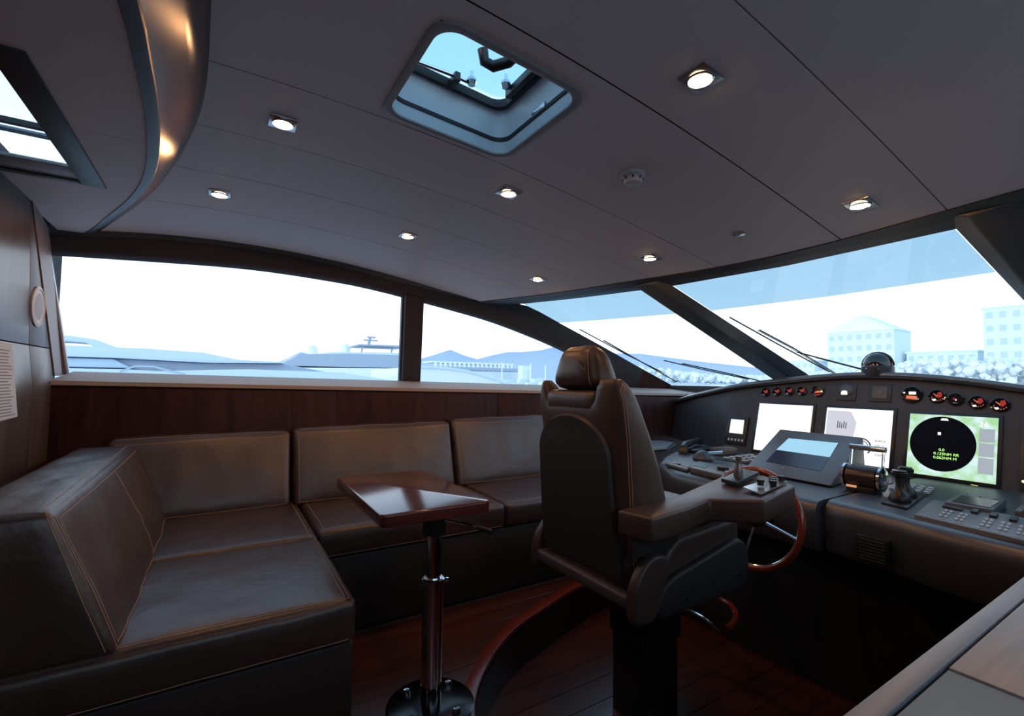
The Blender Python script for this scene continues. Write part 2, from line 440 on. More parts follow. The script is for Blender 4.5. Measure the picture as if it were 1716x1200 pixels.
B().box(-.60, SX1 - .05, 1.935, 1.965, ZP + .045, ZP + .052).build('latch_plate', mat('blue_grey_plate', (.35, .45, .55), .5), sky)

# roof hatch
hatch = thing('window_2', None, None, (.61, 1.18, 1.93), kind='structure')
def ring(outer, inner, z0, z1, tilt=True):
    n = len(outer); V = []
    zz = lambda p, z: z + (zc(p[0], p[1]) - 1.93 if tilt else 0)
    V = [(p[0], p[1], zz(p, z0)) for p in outer] + [(p[0], p[1], zz(p, z0)) for p in inner] + [(p[0], p[1], zz(p, z1)) for p in outer] + [(p[0], p[1], zz(p, z1)) for p in inner]
    F = []
    for i in range(n):
        j = (i + 1) % n
        F += [(i, j, n + j, n + i), (2 * n + i, 3 * n + i, 3 * n + j, 2 * n + j), (i, 2 * n + i, 2 * n + j, j), (n + i, n + j, 3 * n + j, 3 * n + i)]
    return B().add(V, F)
o_ = rrect(HX0 - .022, HX1 + .022, HY0 - .022, HY1 + .022, .060, 8); i_ = rrect(HX0, HX1, HY0, HY1, .055, 8)
ring(rrect(HX0 - .12, HX1 + .12, .80, 1.56, .02, 8), rrect(HX0 - .006, HX1 + .006, HY0 - .006, HY1 + .006, .058, 8), 1.953, 1.958).build('flange', CEIL_BACK, hatch)
i2 = rrect(HX0 + .0, HX1 - .0, HY0, HY1, .055, 8)
ring(o_, i_, 1.925, 1.934).build('trim_ring', mat('hatch_trim', (.36, .33, .34), .4), hatch, bevel=.002)
ob = rrect(HX0 - .006, HX1 + .006, HY0 - .006, HY1 + .006, .058, 8)
ring(ob, i_, 1.932, 2.085).build('coaming', GEL, hatch)
is_ = rrect(HX0 + .004, HX1 - .004, HY0 + .004, HY1 - .004, .053, 8)
ring(rrect(HX0 - .001, HX1 + .001, HY0 - .001, HY1 + .001, .055, 8), is_, 1.972, 1.984).build('seal', RUBBER, hatch)
is2 = rrect(HX0 + .008, HX1 - .008, HY0 + .008, HY1 - .008, .050, 8); is3 = rrect(HX0 + .022, HX1 - .022, HY0 + .022, HY1 - .022, .045, 8)
ring(i_, is2, 2.083, 2.096).build('inner_flange', GEL, hatch)
ring(is2, is3, 2.078, 2.105).build('lid_frame', RUBBER, hatch)
B().prism([(p[0], p[1], 2.125 + zc(*p) - 1.93) for p in is2], (0, 0, .008)).build('hatch_lid', HATCHG, hatch)
zt = 2.098
B().tube([(.43, 1.345, zt), (.60, 1.335, zt - .005), (.655, 1.333, zt - .01)], .006, 8).build('stay_bar', CHROME, hatch)
B().box(.595, .615, 1.315, 1.375, zt - .03, zt).build('latch', BLACK, hatch, bevel=.004)
for px, py in ((.655, 1.32), (.755, 1.272)):
    kb = B().lathe([(.006, 0), (.006, -.02), (.015, -.024), (.017, -.034), (.012, -.045)], (px, py, zt + .02)).build('knob', CHROME, hatch)
B().tube([(.715, 1.06, zt + .01), (.712, 1.11, zt - .01), (.700, 1.165, zt - .022), (.670, 1.205, zt - .024), (.645, 1.215, zt - .012), (.635, 1.21, zt + .02)], .0165, 12).build('handle', BLACK, hatch)
B().box(.768, .792, 1.06, 1.30, 2.058, 2.085).build('hinge_rail', BLACK, hatch, bevel=.004)
B().box(.808, .8145, 1.13, 1.20, 1.955, 1.975).build('catch', STEEL, hatch, bevel=.002)

# ---- port side wall: leaning sheet with two windows
def W(x, z, off=0): return (x, wy(z) + off, z)
ceil_edge = [(-.75, 1.785), (-.522, 1.808), (-.207, 1.836), (.207, 1.846), (.55, 1.825), (.863, 1.788), (1.20, 1.752), (1.45, 1.728), (1.60, 1.712)]
win_top = [(-.75, 1.712), (-.239, 1.742), (.163, 1.757), (.619, 1.742), (.85, 1.722), (1.042, 1.698), (1.175, 1.680), (1.45, 1.642), (1.767, 1.592), (2.15, 1.508), (2.515, 1.415), (3.05, 1.255), (3.60, 1.072)]
ceil_edge2 = ceil_edge + [(1.732, 1.716), (2.0, 1.716), (2.40, 1.606), (2.95, 1.448), (3.55, 1.270), (4.115, 1.106)]
ct = smooth_tab(ceil_edge2, 3); wt_ = smooth_tab(win_top, 3)
zce = lambda x: interp(ct, x); zwt = lambda x: interp(wt_, x)
def sill_z(x): return 1.140 - .0155 * (x + .68)
def side_wall(name, mirror):
    f = (lambda p: (p[0], mir(p[1]), p[2])) if mirror else (lambda p: p)
    e = (0, -.05, -.02) if mirror else (0, .05, -.02)
    root = thing(name, None, None, (1.2, f((0, 3.35, 0))[1], 1.1), kind='structure')
    xs = [-.75 + 4.35 * i / 36 for i in range(37)]
    B().slab([f(W(x, zce(x) + (.06 if x < 1.55 else 0))) for x in xs], [f(W(x, zwt(x))) for x in xs], e).build('header_beam', FRAME, root, sharp=60)
    # foot of the forward pillar, down to the windshield base
    B().prism([f(W(3.60, zce(3.6))), f(W(4.115, 1.106)), f(W(4.115, .98)), f(W(3.3, .98)), f(W(3.3, 1.075)), f(W(3.60, 1.072))], e).build('pillar_foot', WENGE, root)
    # raised lip along the inside of the header, as in the two step beam
    B().slab([f(W(x, zce(x) + .02, -.012)) for x in xs if x < 1.62], [f(W(x, zce(x) - .012, -.012)) for x in xs if x < 1.62], (0, e[1] * .2, 0)).build('header_lip', MULL, root)
    # post between the two windows
    pz0 = sill_z(1.2) - .01
    B().prism([f(W(1.045, 1.705)), f(W(1.177, 1.69)), f(W(1.288, pz0)), f(W(1.149, pz0))], e).build('window_post', FRAME, root)
    B().prism([f(W(1.03, 1.71, .03)), f(W(1.045, 1.705, .03)), f(W(1.149, pz0, .03)), f(W(1.134, pz0, .03))], (0, e[1] * .6, 0)).build('post_edge', MULL, root)
    # bright seal strip on the aft jamb
    B().prism([f(W(-.760, 1.74, .01)), f(W(-.716, 1.74, .01)), f(W(-.686, 1.12, .01)), f(W(-.74, 1.12, .01))], (0, e[1] * .5, 0)).build('jamb_trim', REVEAL, root)
    B().prism([f(W(-.716, 1.74, .008)), f(W(-.709, 1.74, .008)), f(W(-.677, 1.12, .008)), f(W(-.686, 1.12, .008))], (0, e[1] * .5, 0)).build('jamb_seal', WHITEP, root)
    J0 = [f((-.646, lerp(2.97, 2.53, k / 8), lerp(1.115, 1.80, k / 8))) for k in range(9)]; J1 = [f((-.700, lerp(3.352, 2.985, k / 8), lerp(1.115, 1.80, k / 8))) for k in range(9)]
    B().slab(J0, J1, (-.03, 0, 0)).build('jamb_panel', REVEAL, root, sharp=60)
    # sloping sill and wood lining underneath
    A = []; Bq = []
    for x in [-.66 + 4.8 * i / 20 for i in range(21)]:
        A.append(f((x, 2.935, sill_z(x) - .046))); Bq.append(f((x, wy(sill_z(x)) + .02, sill_z(x))))
    B().slab(A, Bq, (0, 0, -.02)).build('window_sill', SILL, root)
    gl = B(); A = []; Bq = []
    return root
wall_l = side_wall('wall_left', False)
wall_r = side_wall('wall_right', True)
# wood lining below the port sill, in three veneered panels with a dark shadow gap above
for wroot, g in ((wall_l, lambda p: p), (wall_r, lambda p: (p[0], mir(p[1]), p[2]))):
    sg = 1 if wroot is wall_l else -1
    def lin(x0, x1, z0a, dz, y, m, nm, th=.03):
        zt0, zt1 = sill_z(x0) - dz, sill_z(x1) - dz
        B().prism([g((x0, y, z0a)), g((x1, y, z0a)), g((x1, y, zt1)), g((x0, y, zt0))], (0, sg * th, 0)).build(nm, m, wroot, bevel=.0015)
    lin(-.66, 4.15, 1.0, .066, 2.950, WENGE, 'shadow_rail')
    for x0, x1 in ((-.66, .6), (.603, 1.716), (1.719, 2.6), (2.603, 4.15)):
        lin(x0, x1, -.2, .078 if x0 > -1 else .078, 2.945 if False else 2.942, WENGE, 'wood_panel', .03)
# window glass
for nm, f, sg in (('window_3', lambda p: p, 1), ('window_5', lambda p: (p[0], mir(p[1]), p[2]), -1)):
    w = thing(nm, None, None, (.3, f((0, 3.3, 0))[1], 1.4), kind='structure')
    xs = [-.74 + 1.9 * i / 10 for i in range(11)]
    B().slab([f(W(x, zwt(x) + .01, .03)) for x in xs], [f(W(x, sill_z(x) - .01, .03)) for x in xs], (0, .005 * sg, 0)).build('window_pane', GLASS, w)
for nm, f, sg in (('window_4', lambda p: p, 1), ('window_6', lambda p: (p[0], mir(p[1]), p[2]), -1)):
    w = thing(nm, None, None, (2.2, f((0, 3.3, 0))[1], 1.3), kind='structure')
    xs = [1.165 + 2.42 * i / 12 for i in range(13)]
    B().slab([f(W(x, zwt(x) + .008, .03)) for x in xs], [f(W(x, min(sill_z(x) - .01, zwt(x)), .03)) for x in xs], (0, .005 * sg, 0)).build('window_pane', GLASS, w)

# ---- aft bulkhead in veneered panels
bk = thing('wall_back', None, None, (XB, YC, -.2), kind='structure')
def bpan(pts, m=WENGE_B): B().prism([(XB, y, z) for y, z in pts], (-.03, 0, 0)).build('wood_panel', m, bk, bevel=.0015)
def yb(z): return interp([(-.2, 2.95), (1.12, 2.955), (1.64, 2.62), (1.85, 2.50)], z)
bpan([(1.60, 1.240), (2.610, 1.240), (2.552, 1.63), (2.52, 1.82), (1.60, 1.82)])
bpan([(2.614, 1.240), (yb(1.24), 1.240), (yb(1.82), 1.82), (2.526, 1.82), (2.556, 1.63)])
bpan([(1.60, .10), (2.690, .10), (2.690, 1.07), (2.612, 1.236), (1.60, 1.236)])
bpan([(2.694, .10), (2.97, .10), (2.97, 1.09), (yb(1.236), 1.236), (2.616, 1.236), (2.694, 1.07)])
bpan([(mir(3.05), -.2), (1.596, -.2), (1.596, 1.82), (mir(3.05), 1.82)])
B().box(XB - .12, XB - .09, mir(3.4), 3.4, -.25, 2.0).build('backing', CEIL_BACK, bk)
# roof skin above everything so that light only enters by the windows
roof = B()
V = []; F = []; n = 30
for j in range(31):
    y = lerp(mir(3.02), 3.02, j / 30)
    for i in range(29):
        x = lerp(RIM(y) - .01, H(y) + .12, i / 28); V.append((x, y, zc(x, y) + .11))
for j in range(30):
    for i in range(28):
        c = V[j * 29 + i]; d = V[(j + 1) * 29 + i + 1]
        if c[0] > .30 - .01 and d[0] < .93 and c[1] > .86 and d[1] < 1.50: continue
        F.append((j * 29 + i, j * 29 + i + 1, (j + 1) * 29 + i + 1, (j + 1) * 29 + i))
roof.add(V, F).build('roof_skin', CEIL_BACK, ceiling)
# trunk around the skylight
tr = B()
for a, b_ in (((SX1 + .02, SY0 - .02), (SX1 + .02, SY1 + .02)), ((SX1 + .02, SY1 + .02), (-.72, SY1 + .02)), ((SX1 + .02, SY0 - .02), (-.72, SY0 - .02))):
    tr.prism([(a[0], a[1], ZP + .03), (b_[0], b_[1], ZP + .03), (b_[0], b_[1], 1.845), (a[0], a[1], 1.845)], (.004, .004, 0))
tr.build('trunk', CEIL_BACK, sky)
B().slab([(RIM(y) - .010, y, ZP + .028) for y in yy], [(RIM(y) - .010, y, zc(RIM(y), y) + .12) for y in yy], (-.01, 0, 0)).build('roof_step', CEIL_BACK, ceiling)

# ---- front header beam and windshield
fh = thing('wall_front', None, None, (2.1, YC, 1.66), kind='structure')
wtop = smooth_tab([(0, 2.235), (.60, 2.20), (.90, 2.18), (1.40, 2.11), (1.868, 2.00)])
wtz = [(0, 1.668), (.66, 1.672), (.9, 1.684), (1.868, 1.716)]
wbot = smooth_tab([(0, 4.27), (.8, 4.24), (1.2, 4.20), (2.2, 4.10)])
def gx(y): return interp(wtop, abs(y - YC))
def gz(y): return interp(wtz, abs(y - YC))
def glass_pt(y, f, off=0):      # f: 0 at the header, 1 at the base; the pane fans out towards its base
    yb_ = YC + (y - YC) * (1 + .175 * f); x0 = gx(y); x1 = interp(wbot, abs(yb_ - YC))
    return (lerp(x0, x1, f) - off * .28, yb_, lerp(gz(y), 1.092, f) - off)
ysf = [mir(3.028) + (3.028 - mir(3.028)) * i / 40 for i in range(41)]
A = [(H(y) if abs(y - YC) < 1.84 else 1.588, y, zc(H(y), y) - .004) for y in ysf]
M1 = [(lerp(a[0], gx(y), .45), y, lerp(a[2], gz(y), .3) - .006) for a, y in zip(A, ysf)]
Z1 = [glass_pt(y, -.01) for y in ysf]
B().slab(A, M1, (0, 0, .05)).build('header_beam', FRAME, fh, sharp=60)
B().slab(M1, Z1, (0, 0, .05)).build('header_face', MULL, fh, sharp=60)
B().slab([(a[0], a[1], a[2]) for a in A], [(z[0], z[1], z[2] + .05) for z in Z1], (0, 0, .10)).build('header_core', CEIL_BACK, fh)
# three panes, each with a blue sun band along its top
def pane_grid(y0, y1, f0, f1, m, nm, par, off=0):
    n = 10; Vv = []; Ff = []
    for j in range(5):
        f = lerp(f0, f1, j / 4)
        for i in range(n + 1): Vv.append(glass_pt(lerp(y0, y1, i / n), f, off))
    for j in range(4):
        for i in range(n): Ff.append((j * (n + 1) + i, j * (n + 1) + i + 1, (j + 1) * (n + 1) + i + 1, (j + 1) * (n + 1) + i))
    return B().add(Vv, Ff).build(nm, m, par)
YM0, YM1 = 1.765, 1.94           # port mullion, at the header
for k, (y0, y1) in enumerate(((YM1 - .04, 3.028), (mir(YM0) - .0, YM0), (mir(3.028), mir(YM1) + .04))):
    w = thing('window_%d' % (7 + k), None, None, (3.0, (y0 + y1) / 2, 1.4), kind='structure')
    pane_grid(y0, y1, -.01, .172, BAND, 'sun_band', w)
    pane_grid(y0, y1, .172, 1.0, GLASS, 'window_pane', w)
# mullions: box bars behind the glass
for mm in (1, -1):
    f_ = (lambda y: y) if mm == 1 else mir
    sec = []
    for fr in (-.06, 1.0):
        a = Vector(glass_pt(YM0, fr)); b_ = Vector(glass_pt(YM1 + .05, fr))
        dn = Vector((-.004, 0, -.024)) if fr < .5 else Vector((-.045, 0, -.075))
        q = [a, b_, b_ + dn * .85 + Vector((0, -.03, 0)), a + dn + Vector((0, .065, 0))]
        sec.append([(p.x, f_(p.y), p.z) for p in q])
    B().prism2(sec[0], sec[1]).build('window_mullion', MULL, fh, bevel=.006)
# shelf under the windshield (inside) and the rail at its base
base = [(x, y, 1.05) for y, x in ((mir(3.46), 4.12), (mir(2.6), 4.19), (YC, 4.28), (2.6, 4.19), (3.46, 4.12))]
B().slab([(p[0] + .02, p[1], 1.10) for p in base], [(p[0] - .03, p[1], 1.10) for p in base], (0, 0, -.09)).build('windshield_base', FRAME, fh)
# wipers outside the glass
def wiper(label, pts_arm, pts_blade):
    t = thing('wiper', label, 'wiper', (3.9, pts_arm[0][0], 1.15), 'windshield wipers')
    P = lambda y, f: Vector(glass_pt(y, f)) + Vector((.01, 0, .028))
    B().tube([P(*p) for p in pts_arm], .0048, 6).build('arm', BLACK, t)
    B().tube([P(*p) + Vector((.012, .02, 0)) for p in pts_arm], .003, 6).build('spring_rod', BLACK, t)
    B().tube([P(*p) - Vector((0, 0, .012)) for p in pts_blade], .005, 6).build('blade', RUBBER, t)
    return t
wiper('long black wiper leaning beside the port pillar of the windshield', [(2.94, .97), (2.95, .60), (2.95, .40)], [(2.97, .26), (2.95, .56), (2.90, .80)])
wiper('long black wiper just right of the port mullion', [(1.62, .98), (1.66, .55), (1.70, .38)], [(1.745, .25), (1.70, .50), (1.64, .80)])
wiper('thin wiper lying low across the middle of the port pane', [(2.16, .97), (2.35, .84), (2.60, .70)], [(2.70, .64), (2.50, .76), (2.25, .90)])
wiper('thin wiper sloping low across the centre pane', [(1.25, .98), (1.42, .82), (1.6, .66)], [(1.66, .58), (1.48, .74), (1.3, .90)])

# ------------------------------------------------------------------ floors
NT = [(-1.3, .70), (.9, .70), (1.20, .705), (1.453, .777), (1.656, .938), (1.827, 1.171), (1.937, 1.453), (2.017, 1.694), (2.09, 2.05), (2.20, 3.0)]
def nx_(y): return interp(smooth_tab(NT, 5), y)
NTS = smooth_tab(NT, 6)
fl = B().prism([(p[1], p[0], -.03) for p in NTS] + [(3.0, 3.0, -.03), (-.66, 3.0, -.03), (-.66, -1.3, -.03)], (0, 0, .022)).build('floor', CEIL_BACK); tag(fl, kind='structure')
y = -.9; k = 0
while y < 2.14:
    y1 = min(y + .118, 2.16)
    pts = [(-.64, y + .0012, -.008), (nx_(y) - .05, y + .0012, -.008)] + [(nx_(lerp(y, y1, .5)) - .05, lerp(y, y1, .5), -.008)] + [(nx_(y1) - .05, y1 - .0012, -.008), (-.64, y1 - .0012, -.008)]
    B().prism(pts, (0, 0, .008)).build('floor_plank', FLOORW, fl, bevel=.0008, seg=1); y = y1
lo = B().box(.5, 3.3, -1.3, 3.0, -.26, -.21).build('floor', CEIL_BACK); tag(lo, kind='structure')
y = -.9
while y < 2.3:
    B().box(.55, 2.40, y + .0012, y + .1188, -.211, -.2).build('floor_plank', FLOORW, lo, bevel=.0008, seg=1); y += .12
outer = [(p[1], p[0]) for p in NTS if -.9 <= p[0] <= 2.16]
inn = []
for i, p in enumerate(outer):
    a = Vector(outer[max(i - 1, 0)]); b_ = Vector(outer[min(i + 1, len(outer) - 1)]); t = (b_ - a).normalized()
    nrm = Vector((-t.y, t.x)); inn.append((p[0] + nrm.x * .048, p[1] + nrm.y * .048))
nose = B().slab([(x, y, .004) for x, y in outer], [(x, y, .004) for x, y in inn], (0, 0, -.022)).build('trim_2', NOSE, bevel=.006)
tag(nose, 'curved red wooden nosing on the step edge', kind='structure')
ris = B().slab([(x, y, -.016) for x, y in outer], [(x, y, -.2) for x, y in outer], (-.02, .01, 0)).build('trim_3', mat('dark_riser', (.018, .008, .007), .4)); tag(ris, 'dark curved riser below the step nosing', kind='structure')

# ------------------------------------------------------------------ corner sofa
sofa = thing('corner_sofa', 'dark brown leather L-shaped sofa with tan stitching along the port wall', 'sofa', (.9, 2.5, 0))
SB = .335; ST = .462
# long side base, short side base
B().box(.38, 2.26, 2.185, 2.90, 0, SB).build('sofa_base', LEATHER_DK, sofa, bevel=.012)
B().box(-.62, .375, 1.475, 2.90, 0, SB).build('sofa_base', LEATHER_DK, sofa, bevel=.012)
def hexpad(x0, x1, y0, y1, z0, z1): return [(x0, y0, z0), (x1, y0, z0), (x1, y1, z0), (x0, y1, z0), (x0, y0, z1), (x1, y0, z1), (x1, y1, z1), (x0, y1, z1)]
lines = []
def seat(x0, x1, y0, y1, sd, fr):
    p = Pad(hexpad(x0, x1, y0, y1, SB + .003, ST), r=.022, n=22, puff={(2, 1): .014, (1, 0): .006, (0, 1): .004}, wr=.006, seed=sd)
    p.build('seat_cushion', LEATHER, sofa)
    e0, e1, f0, f1 = .030 / (x1 - x0), 1 - .030 / (x1 - x0), .030 / (y1 - y0), 1 - .01 / (y1 - y0)
    return p, e0, e1, f0, f1
# face (2,1): s along x, t along y
p, e0, e1, f0, f1 = seat(.385, 1.328, 2.168, 2.80, 1, 0); lines += [p.seam(2, 1, [(e0, f1), (e0, f0), (e1, f0), (e1, f1)])]
lines += [p.seam(1, 0, [(.10, .03), (.10, .97)])]
p, e0, e1, f0, f1 = seat(1.334, 2.255, 2.168, 2.80, 5, 0); lines += [p.seam(2, 1, [(e0, f1), (e0, f0), (e1, f0), (e1, f1)])]
p, e0, e1, f0, f1 = seat(-.30, .376, 2.112, 2.80, 9, 0); lines += [p.seam(2, 1, [(e0 * 0 + .05, .02), (e1, .02), (e1, f1)])]
p, e0, e1, f0, f1 = seat(-.62, .376, 1.458, 2.108, 13, 0)
g0 = .040 / .65
lines += [p.seam(2, 1, [(.02, f0), (e1, f0), (e1, 1)]), p.seam(2, 1, [(.02, g0 * .5), (e1 + .012, g0 * .5), (e1 + .012, 1)])]
lines += [p.seam(1, 0, [(.10, .02), (.10, .98)])]
# backs of the long side: front face leans back
def back(x0, x1, sd, zt=.855, xl=0):
    c = [(x0, 2.675, ST - .01), (x1, 2.675, ST - .01), (x1, 2.90, ST - .01), (x0, 2.90, ST - .01), (x0, 2.795, zt - .010), (x1, 2.795, zt), (x1, 2.905, zt + .005), (x0, 2.905, zt - .005)]
    p = Pad(c, r=.024, n=22, puff={(1, 0): .022, (2, 1): .006}, wr=.008, seed=sd)
    p.build('back_cushion', LEATHER, sofa)
    w = x1 - x0; e = .028 / w
    # face (1,0): s along z, t along x
    return [p.seam(1, 0, [(.06, e), (.94, e), (.94, 1 - e), (.06, 1 - e), (.06, e)]), p.seam(2, 1, [(e, .12), (1 - e, .12)])]
lines += back(-.42, .340, 21, .832)
lines += back(.352, 1.278, 22, .850)
lines += back(1.290, 2.255, 23, .872)
# wedge back of the short side
c = [(-.60, 1.462, ST - .005), (-.178, 1.462, ST - .005), (-.178, 2.66, ST - .005), (-.60, 2.66, ST - .005), (-.50, 1.462, .808), (-.312, 1.462, .808), (-.312, 2.70, .808), (-.50, 2.70, .808)]
p = Pad(c, r=.018, n=34, puff={(0, 1): .020, (2, 1): .010, (1, 0): .008}, wr=.010, seed=31)
p.build('back_cushion', LEATHER, sofa)
lines += [p.seam(0, 1, [(.985, .06), (.022, .06), (.022, .94), (.98, .94)]), p.seam(0, 1, [(.012, .97), (.012, .04)]), p.seam(0, 1, [(.55, .06), (.55, .94)]),
          p.seam(2, 1, [(.90, .01), (.90, .99)]), p.seam(1, 0, [(.04, .955), (.97, .955)])]
seams(lines, sofa)
# wood shelf behind the short back
sh = B().box(-.645, -.545, 1.2, 2.90, .70, .735).build('shelf', WENGE, bevel=.004); tag(sh, 'narrow dark wood shelf between sofa back and aft bulkhead', 'shelf')
B().box(-.647, -.626, 1.2, 2.93, -.0, .70).build('shelf_support', WENGE, sh)

# ------------------------------------------------------------------ pedestal table
tb = thing('pedestal_table', 'glossy square brown table on a chrome pedestal before the sofa', 'table', (.67, 1.56, 0))
B().prism([(x, y, .672) for x, y in rrect(.428, .805, 1.41, 2.05, .022, 4)], (0, 0, .040)).build('tabletop', TABLEWOOD, tb, bevel=.006, seg=3)
B().box(.56, .74, 1.47, 1.75, .655, .672).build('slide_plate', STEEL, tb, bevel=.003)
px, py = .660, 1.555
B().lathe([(.040, .585), (.042, .655)], (px, py, 0)).build('collar', BLACK, tb)
B().lathe([(.0, .33), (.026, .33), (.026, .63), (.0, .63)], (px, py, 0)).build('upper_tube', CHROME, tb)
B().lathe([(.033, .412), (.040, .415), (.040, .432), (.033, .436)], (px, py, 0)).build('clamp_ring', CHROME, tb, sharp=20)
B().lathe([(.036, .012), (.036, .415)], (px, py, 0)).build('lower_tube', CHROME, tb)
B().lathe([(.150, 0), (.150, .006), (.142, .011), (.045, .015), (.0, .015)], (px, py, 0), n=48).build('base_plate', mat('dark_polished_steel', (.06, .055, .055), .2, metal=1), tb)
for a in (20, 110, 200, 290):
    x, y = px + .105 * math.cos(math.radians(a + 12)), py + .105 * math.sin(math.radians(a + 12))
    B().lathe([(.014, .011), (.014, .020), (.010, .028), (.0, .030)], (x, y, 0), n=14).build('bolt', CHROME, tb)
lv = B().tube([(.675, 1.50, .642), (.72, 1.43, .640), (.745, 1.385, .636)], .0045, 8).build('lever', CHROME, tb)
B().tube([(.742, 1.392, .637), (.772, 1.345, .630)], .0075, 10).build('lever_grip', BLACK, lv)
B().lathe([(0, 0), (.009, .003), (.009, .012), (0, .015)], (px + .036, py - .02, .425), (.8, -.6, 0), 10).build('knob', CHROME, tb)

# ------------------------------------------------------------------ helm console
dash = thing('helm_console', 'wide charcoal helm console with instrument panel under the windshield', 'console', (2.7, YC, -.2))
DZ = .64
front = [(-.9, 2.03), (.40, 2.055), (.75, 2.115), (.98, 2.150)]
frontL = [(1.0, 2.112), (1.70, 2.104), (1.95, 2.25), (2.11, 2.49), (2.35, 3.00), (2.60, 3.60)]
def desk(pts, z, nm):
    n = len(pts)
    # section: desk top, rounded nose, vertical apron
    prof = [(3.3, z), (.06, z), (.035, z - .003), (.015, z - .014), (.004, z - .032), (0, z - .055), (.004, .46), (.02, .435), (.20, .43)]
    V = []; F = []
    for (y, x) in pts:
        for i, (d, zz) in enumerate(prof): V.append((d + x if i else 3.7, y, zz))
    m = len(prof)
    for j in range(n - 1):
        for i in range(m - 1): F.append((j * m + i, j * m + i + 1, (j + 1) * m + i + 1, (j + 1) * m + i))
    F += [tuple(range(m))[::-1], tuple((n - 1) * m + i for i in range(m))]
    return B().add(V, F).build(nm, DASH, dash, sharp=50)
desk(smooth_tab(front, 5), DZ + .004, 'desk_module'); desk(frontL, DZ, 'desk_module')
B().box(2.30, 2.42, -.9, 3.0, -.2, .44).build('kick_panel', mat('dark_kick_panel', (.012, .010, .010), .7), dash)
seams([[(2.30 + .0 * t, lerp(.74, -.5, t / 20), DZ + .0045) for t in range(21)]] if False else [[(interp(front, yv) + .05, yv, DZ + .0052) for yv in [lerp(.70, -.4, t / 16) for t in range(17)]]], dash, .0010, STITCH, 'stitching')
# instrument panel plane
PX0 = 3.155
def P(y, z, off=0): return (PX0 + .27 * (z - DZ) - off, y, z + off * .27)
ptop = [(-.9, .80), (-.3, .93), (.25, 1.035), (.613, 1.106), (.865, 1.147), (1.124, 1.170), (1.432, 1.166), (1.884, 1.118), (2.12, 1.082)]
pt_s = smooth_tab(ptop, 5)
A = [P(y, z) for y, z in pt_s]; Bq = [P(y, DZ - .02) for y, z in pt_s]
B().slab(A, Bq, (.05, 0, 0)).build('instrument_panel', DASH_PANEL, dash)
w0 = Vector(P(2.12, DZ - .02)); w1 = Vector((3.80, 3.32, DZ - .02)); w0t = Vector(P(2.12, 1.082)); w1t = Vector((3.84, 3.28, .89)); wm = Vector((3.49, 2.57, 1.022)); wmb = w0.lerp(w1, .40)
B().slab([w0t, wm, w1t], [w0, wmb, w1], (.05, .0, 0)).build('wing_panel', DASH_PANEL, dash)
HOODM = mat('hood_leather', (.045, .048, .056), .24, spec=.9, coat=.4)
# hood: rolled padded lip over the panel, sweeping down to port
hood = [Vector(P(y, z, .05)) for y, z in pt_s] + [wm + Vector((-.05, 0, .0)), w1t + Vector((-.05, 0, .0))]
hb = B(); hb.tube([h + Vector((.03, 0, .0)) for h in hood], .020, 12)
hb.build('hood_roll', HOODM, dash)
hb = B().slab([h + Vector((.02, 0, .018)) for h in hood], [h + Vector((.42, 0, -.0 if i < len(hood) - 2 else .02)) for i, h in enumerate(hood)], (0, 0, -.03)).build('hood_top', DASH, dash, sharp=60)
bx_ = lambda y: interp([(mir(3.36), 4.13), (mir(2.6), 4.19), (YC, 4.28), (2.6, 4.19), (3.36, 4.13)], y)
hood_s = hood + [Vector((3.86, 3.46, .84))]
B().slab([h + Vector((.06, 0, -.012)) for h in hood_s], [(bx_(h.y), h.y, 1.03) for h in hood_s], (0, 0, -.02)).build('windshield_shelf', DASH, dash, sharp=60)
# screens
def screen(y0, y1, z0, z1, m, bez=.014):
    b = B(); q = [(y0 - bez, z0 - bez), (y1 + bez, z0 - bez), (y1 + bez, z1 + bez), (y0 - bez, z1 + bez)]
    return q
def display(label, y0, y1, z0, z1, m, bez=.016, group=None):
    t = thing('display', label, 'display', P((y0 + y1) / 2, z0), group)
    e = Vector(P(0, DZ, .008)) - Vector(P(0, DZ))
    B().prism([P(y0 - bez, z0 - bez), P(y1 + bez, z0 - bez), P(y1 + bez, z1 + bez), P(y0 - bez, z1 + bez)], e).build('bezel', BLACK, t, bevel=.002)
    B().prism([P(y0, z0, .008), P(y1, z0, .008), P(y1, z1, .008), P(y0, z1, .008)], e * .1).build('screen', m, t)
    return t
d1 = display('large white-lit screen, leftmost of the three big panel screens', 1.535, 1.885, .672, .987, SCR_W)
d2 = display('large white screen with grey chart, middle of the three big panel screens', 1.112, 1.452, .668, .982, SCR_W)
d3 = display('green radar screen with black round scope', .690, 1.035, .660, .972, SCR_G)
d4 = display('unlit black display at the right end of the panel, with a small amber light', .20, .585, .655, .955, BLACK_GLOSS, .03)
e8 = Vector(P(0, DZ, .0015)) - Vector(P(0, DZ))
def onp(pts, m, nm, par, off=.009): return B().prism([P(y, z, off) for y, z in pts], e8).build(nm, m, par)
def arcpts(cy, cz, r, a0, a1, w, n=20):
    o = [(cy - r * math.cos(math.radians(lerp(a0, a1, i / n))), cz + r * math.sin(math.radians(lerp(a0, a1, i / n)))) for i in range(n + 1)]
    i_ = [(cy - (r - w) * math.cos(math.radians(lerp(a1, a0, i / n))), cz + (r - w) * math.sin(math.radians(lerp(a1, a0, i / n)))) for i in range(n + 1)]
    return o + i_
onp([(1.445, .78), (1.30, .78), (1.285, .90), (1.32, .965), (1.445, .965)], SCR_MAUVE, 'chart_area', d2)
onp(arcpts(1.252, .765, .052, -40, 130, .007), SCR_INK, 'dial_arc', d2, .0105)
onp(arcpts(1.252, .765, .038, -30, 100, .004), SCR_INK, 'dial_arc', d2, .0105)
